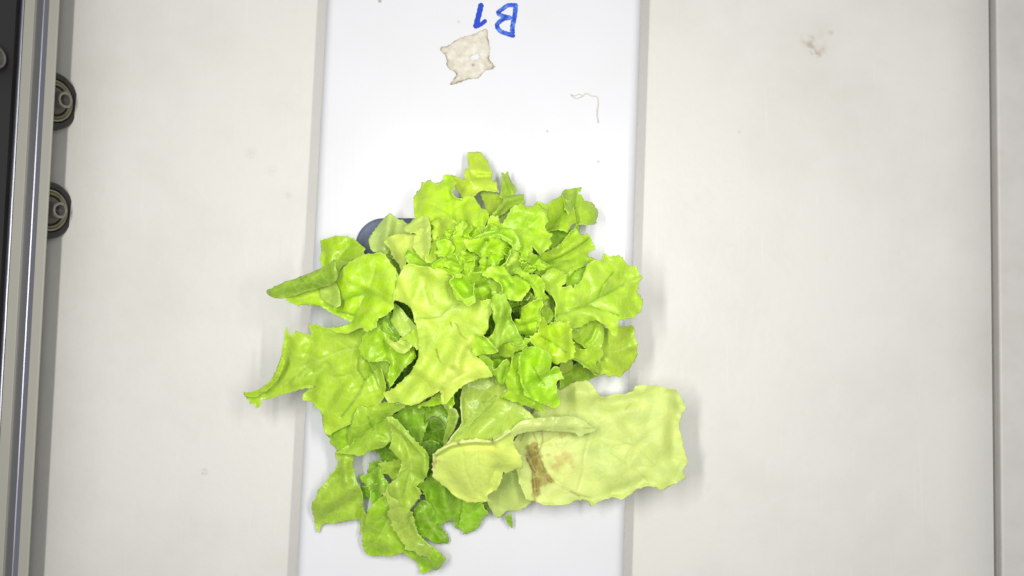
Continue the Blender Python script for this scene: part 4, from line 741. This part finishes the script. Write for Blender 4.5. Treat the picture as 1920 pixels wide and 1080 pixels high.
leaf([(990, 590), (1015, 580), (1045, 600), (1050, 640), (1010, 650), (985, 640)], (1040, 630, 38), (1000, 600, 44), (146, 196, 36), ruff=1.2, rim=.3)
GROW[:] = [1.10, 1.5, 1.2]; CURL[:] = [11, 75]
# --- heart, lower left of centre
leaf([(883, 632), (890, 627), (907, 629), (918, 638), (926, 650), (932, 658), (925, 662), (905, 664), (893, 666), (886, 655)], (888, 655, 52), (925, 645, 55), (176, 224, 40), [([(905, 648)], 2, 9), ([(907, 630), (928, 652)], 1.2, 4)], ruff=.6, teeth=None)
leaf([(935, 658), (940, 648), (952, 642), (965, 645), (977, 646), (981, 637), (993, 637), (988, 645), (980, 655), (966, 659), (960, 667), (948, 668), (938, 666)], (950, 664, 48), (975, 645, 53), (184, 228, 48), [([(955, 655), (975, 650)], 1.6, 6)], ruff=.8, teeth=(9, 2))
leaf([(924, 590), (922, 563), (932, 556), (946, 558), (952, 571), (957, 582), (959, 592), (963, 608), (968, 622), (975, 632), (978, 647), (968, 646), (953, 642), (943, 643), (938, 649), (932, 658), (927, 652), (920, 642), (907, 630), (918, 632), (926, 625), (930, 610)],
     (945, 645, 53), (938, 565, 57), (172, 214, 62), [([(944, 580), (934, 615), (931, 655)], 2.6, 6), ([(955, 600), (965, 640)], -1.6, 8), ([(940, 570), (935, 590)], 2, 8), ([(955, 630)], 1.8, 10)], veins=[[(948, 572), (938, 605), (931, 650)]], ruff=.7, teeth=(20, 1.2))
leaf([(977, 582), (987, 573), (998, 568), (1012, 562), (1016, 575), (1013, 590), (1011, 605), (1008, 614), (1005, 626), (995, 632), (985, 628), (975, 623), (970, 610), (967, 600), (975, 597)], (985, 620, 50), (1000, 575, 56), (188, 232, 34), [([(995, 580), (990, 605)], 2.2, 9), ([(975, 612), (1005, 605)], -1.8, 5), ([(995, 620)], 2.4, 7)], ruff=.8, teeth=(10, 2.2))
leaf([(958, 592), (965, 586), (975, 584), (975, 598), (966, 602), (960, 602)], (962, 596, 40), (972, 588, 44), (96, 150, 22), ruff=.3, teeth=None, rim=.2)  # small leaf coloured dark to stand for the shaded hole
leaf([(958, 580), (965, 568), (975, 562), (985, 552), (993, 548), (1000, 560), (996, 570), (988, 574), (978, 580), (970, 585)], (970, 575, 44), (990, 560, 48), (150, 184, 60), [([(978, 570)], -2, 6)], ruff=1.2, teeth=(7, 2))
leaf([(978, 548), (986, 546), (992, 552), (990, 560), (982, 562), (977, 556)], (982, 552, 47), (988, 558, 49), (164, 196, 80), ruff=.6, teeth=(6, 1.6))
fr_ = np.random.default_rng(42)
GROW[:] = [1.0, 1.0, 1.0]; CURL[:] = [9, 90]
leaf([(815, 470), (835, 442), (870, 432), (915, 434), (948, 446), (960, 480), (945, 520), (905, 545), (862, 535), (830, 512)], (830, 470, 47), (900, 530, 50), (172, 222, 40), ruff=2.2, rim=.25)
leaf([(940, 452), (966, 447), (990, 470), (1004, 500), (985, 520), (955, 530), (930, 510)], (985, 480, 45), (940, 515, 49), (174, 220, 46), ruff=2.0, rim=.25)
leaf([(990, 590), (1015, 582), (1048, 604), (1056, 645), (1015, 652), (985, 640)], (1045, 630, 38), (1000, 600, 44), (168, 216, 40), ruff=1.6, rim=.25)
leaf([(900, 640), (930, 625), (980, 632), (990, 655), (975, 690), (945, 700), (915, 690)], (945, 690, 37), (930, 635, 43), (160, 210, 40), ruff=1.6, rim=.25)
for (cx, cy) in ((838, 470), (858, 462), (880, 460), (900, 440), (850, 500), (872, 510), (895, 500), (915, 505), (905, 525), (925, 485), (945, 470), (965, 470), (985, 478), (960, 500), (940, 515), (985, 505), (1005, 495), (850, 440), (870, 435), (925, 440), (955, 455), (835, 490), (915, 465), (890, 485)):
    cx += fr_.uniform(-5, 5); cy += fr_.uniform(-5, 5); a0 = fr_.uniform(0, 6.28); rad = fr_.uniform(14, 22)
    pts = [(cx + rad * (1 + .28 * math.sin(3 * q + a0) + .16 * math.sin(5 * q + 2 * a0)) * math.cos(q), cy + rad * .8 * (1 + .28 * math.sin(3 * q + a0)) * math.sin(q)) for q in np.linspace(0, 6.28, 15)[:-1]]
    leaf(pts, (cx + 12 * math.cos(a0), cy + 12 * math.sin(a0), 50 + fr_.uniform(-1, 2)), (cx - 12 * math.cos(a0), cy - 12 * math.sin(a0), 54 + fr_.uniform(-1, 1.5)), [(184, 230, 38), (176, 224, 40), (190, 232, 60)][int(fr_.integers(3))],
         [([(cx + 9 * math.cos(a0 + 1.2), cy + 9 * math.sin(a0 + 1.2)), (cx - 9 * math.cos(a0 + 1.2), cy - 9 * math.sin(a0 + 1.2))], fr_.choice([-1, 1]) * 2.4, 7)], ruff=1.6, teeth=(8, 2), rim=.35)
GROW[:] = [1.20, 1.6, 1.2]; CURL[:] = [10, 80]
# --- heart, top
leaf([(903, 418), (915, 408), (925, 418), (938, 428), (950, 438), (930, 440), (915, 442), (903, 435)], (920, 415, 42), (920, 438, 48), (140, 196, 26), ruff=.6, rim=.4)
leaf([(808, 420), (816, 414), (832, 410), (850, 418), (858, 428), (848, 438), (835, 447), (822, 457), (812, 462), (810, 446), (814, 441), (812, 432), (817, 426)], (812, 430, 44), (845, 440, 49), (196, 230, 60), [([(825, 420), (820, 450)], -1.6, 6), ([(838, 425)], 2, 9)], ruff=.9, teeth=(8, 2.2))
leaf([(800, 478), (808, 462), (816, 454), (822, 462), (824, 476), (816, 490), (802, 490)], (815, 460, 46), (815, 485, 48), (196, 230, 66), [([(816, 462), (816, 482)], 2, 5)], ruff=.5, teeth=(12, 1.5))
leaf([(762, 482), (766, 473), (772, 470), (783, 478), (795, 487), (804, 488), (815, 483), (822, 475), (828, 468), (829, 479), (825, 489), (815, 498), (805, 503), (793, 506), (780, 503), (773, 497), (767, 489)], (775, 490, 47), (825, 478, 52), (166, 216, 34), [([(770, 476), (795, 493), (825, 478)], -2.2, 6), ([(778, 500), (805, 501), (825, 484)], 1.8, 4)], ruff=.5, teeth=(9, 1.8), rim=.6)
leaf([(820, 463), (832, 457), (845, 459), (850, 470), (848, 481), (840, 489), (835, 505), (833, 511), (839, 520), (849, 528), (852, 535), (842, 532), (830, 517), (822, 507), (812, 505), (818, 496), (826, 488)], (830, 515, 51), (838, 465, 56), (180, 228, 36), [([(840, 465), (832, 490), (830, 508)], 2, 6), ([(834, 510), (845, 530)], 1.5, 4)], ruff=.6, teeth=None)
leaf([(836, 440), (843, 440), (848, 432), (853, 420), (858, 424), (863, 424), (872, 421), (881, 425), (882, 432), (876, 440), (883, 445), (892, 452), (878, 452), (865, 448), (852, 452), (842, 457)], (855, 425, 49), (865, 448, 53), (192, 238, 28), [([(855, 430), (868, 440)], 2, 7), ([(845, 445)], -1.5, 5)], ruff=.9, teeth=(9, 2.2))
leaf([(880, 424), (884, 419), (894, 417), (897, 428), (899, 440), (905, 447), (895, 450), (886, 444), (880, 436)], (890, 422, 48), (892, 445, 52), (178, 230, 26), [([(888, 430)], 1.5, 5)], ruff=.6, teeth=(11, 1.6))
leaf([(893, 452), (905, 441), (920, 436), (935, 433), (945, 430), (956, 433), (963, 440), (967, 450), (971, 466), (963, 468), (956, 458), (945, 451), (930, 448), (912, 451), (902, 456)], (960, 445, 57), (905, 450, 58), (160, 214, 26), [([(905, 446), (935, 439), (960, 452)], 2, 5)], ruff=.5, teeth=(7, 1.8), rim=.5)
leaf([(880, 452), (895, 452), (912, 450), (930, 447), (945, 450), (956, 458), (954, 467), (950, 476), (952, 484), (946, 493), (938, 498), (928, 499), (921, 490), (916, 480), (905, 482), (893, 474), (882, 465)], (935, 490, 54), (900, 460, 60), (184, 232, 36), [([(935, 456), (942, 475), (935, 492)], 2.4, 10), ([(912, 452), (900, 472)], -1.8, 5), ([(918, 470), (925, 490)], -1.2, 6)], dark=[[(916, 450), (908, 462), (900, 476)]], ruff=.8, teeth=(9, 2.2))
leaf([(952, 484), (958, 474), (966, 468), (973, 478), (976, 490), (980, 500), (975, 508), (962, 513), (952, 510), (945, 500)], (975, 495, 54), (955, 485, 57), (196, 230, 84), [([(955, 498)], 2, 5), ([(968, 488)], 1.8, 6)], ruff=1, teeth=(8, 2))
leaf([(893, 488), (897, 484), (905, 482), (912, 489), (919, 500), (915, 511), (905, 514), (895, 508), (889, 498)], (910, 505, 52), (898, 488, 55), (168, 214, 50), [([(905, 495)], -2, 6)], ruff=.8, teeth=(8, 2))
leaf([(845, 451), (852, 447), (862, 444), (874, 447), (879, 456), (872, 468), (862, 477), (850, 474), (846, 462)], (850, 455, 55), (870, 465, 58), (192, 234, 52), [([(852, 453), (868, 450)], 2.2, 6)], ruff=.8, teeth=(8, 1.6))
leaf([(856, 480), (864, 474), (873, 466), (885, 472), (893, 480), (898, 486), (886, 490), (876, 491), (868, 496)], (890, 484, 55), (866, 482, 59), (190, 234, 44), [([(872, 474), (888, 480)], 2, 5)], ruff=.7, teeth=(9, 1.8))
leaf([(838, 492), (845, 482), (853, 479), (863, 484), (871, 492), (869, 501), (859, 512), (848, 517), (839, 508)], (845, 505, 54), (864, 490, 58), (184, 230, 44), [([(850, 505)], 2.4, 7), ([(845, 490), (862, 498)], -2, 4)], ruff=.6, teeth=None, veins=[[(850, 482), (868, 497)]])
leaf([(847, 528), (850, 541), (858, 556), (868, 563), (878, 568), (886, 561), (888, 546), (887, 533), (877, 522), (867, 515), (858, 517), (852, 524)], (875, 562, 58), (864, 520, 57), (176, 226, 34), [([(862, 530), (876, 545)], -5, 8), ([(850, 540), (868, 562), (884, 556)], 1.5, 4)], ruff=.4, teeth=(13, 1.4), rim=.7)
leaf([(869, 503), (873, 492), (888, 490), (886, 507), (881, 519), (875, 516)], (882, 494, 61), (876, 512, 59), (184, 230, 36), ruff=.5, teeth=(9, 1.5))
leaf([(881, 520), (884, 508), (890, 515), (907, 514), (911, 520), (916, 533), (926, 548), (934, 557), (922, 562), (902, 561), (888, 558), (889, 541)], (910, 550, 55), (890, 522, 61), (174, 224, 36), [([(912, 525), (928, 552)], 1.5, 4), ([(890, 540), (905, 537)], -2, 6)], veins=[[(889, 543), (905, 538), (915, 545)]], ruff=.6, teeth=None)
leaf([(916, 528), (925, 522), (938, 520), (945, 530), (948, 545), (935, 552), (924, 548)], (935, 545, 54), (925, 526, 56), (176, 216, 70), ruff=.8, teeth=(8, 1.8))
leaf([(913, 518), (920, 508), (930, 504), (943, 503), (950, 508), (957, 518), (968, 516), (978, 518), (986, 524), (993, 530), (988, 540), (981, 548), (977, 559), (966, 558), (955, 556), (943, 548), (940, 535), (930, 524)], (980, 540, 57), (925, 512, 61), (180, 228, 36), [([(960, 530), (975, 540)], 2.2, 8), ([(930, 510), (950, 516)], 1.5, 6), ([(945, 525), (955, 540)], -2, 6)], ruff=.8, teeth=(9, 2.2))
leaf([(968, 512), (978, 508), (986, 512), (995, 518), (1005, 517), (1013, 525), (1019, 535), (1018, 545), (1023, 554), (1013, 564), (1005, 564), (1001, 552), (998, 540), (992, 529), (982, 521)], (1016, 555, 54), (980, 514, 59), (182, 228, 36), [([(990, 516), (1008, 540), (1012, 558)], 2.2, 6)], ruff=.7, teeth=(10, 2))
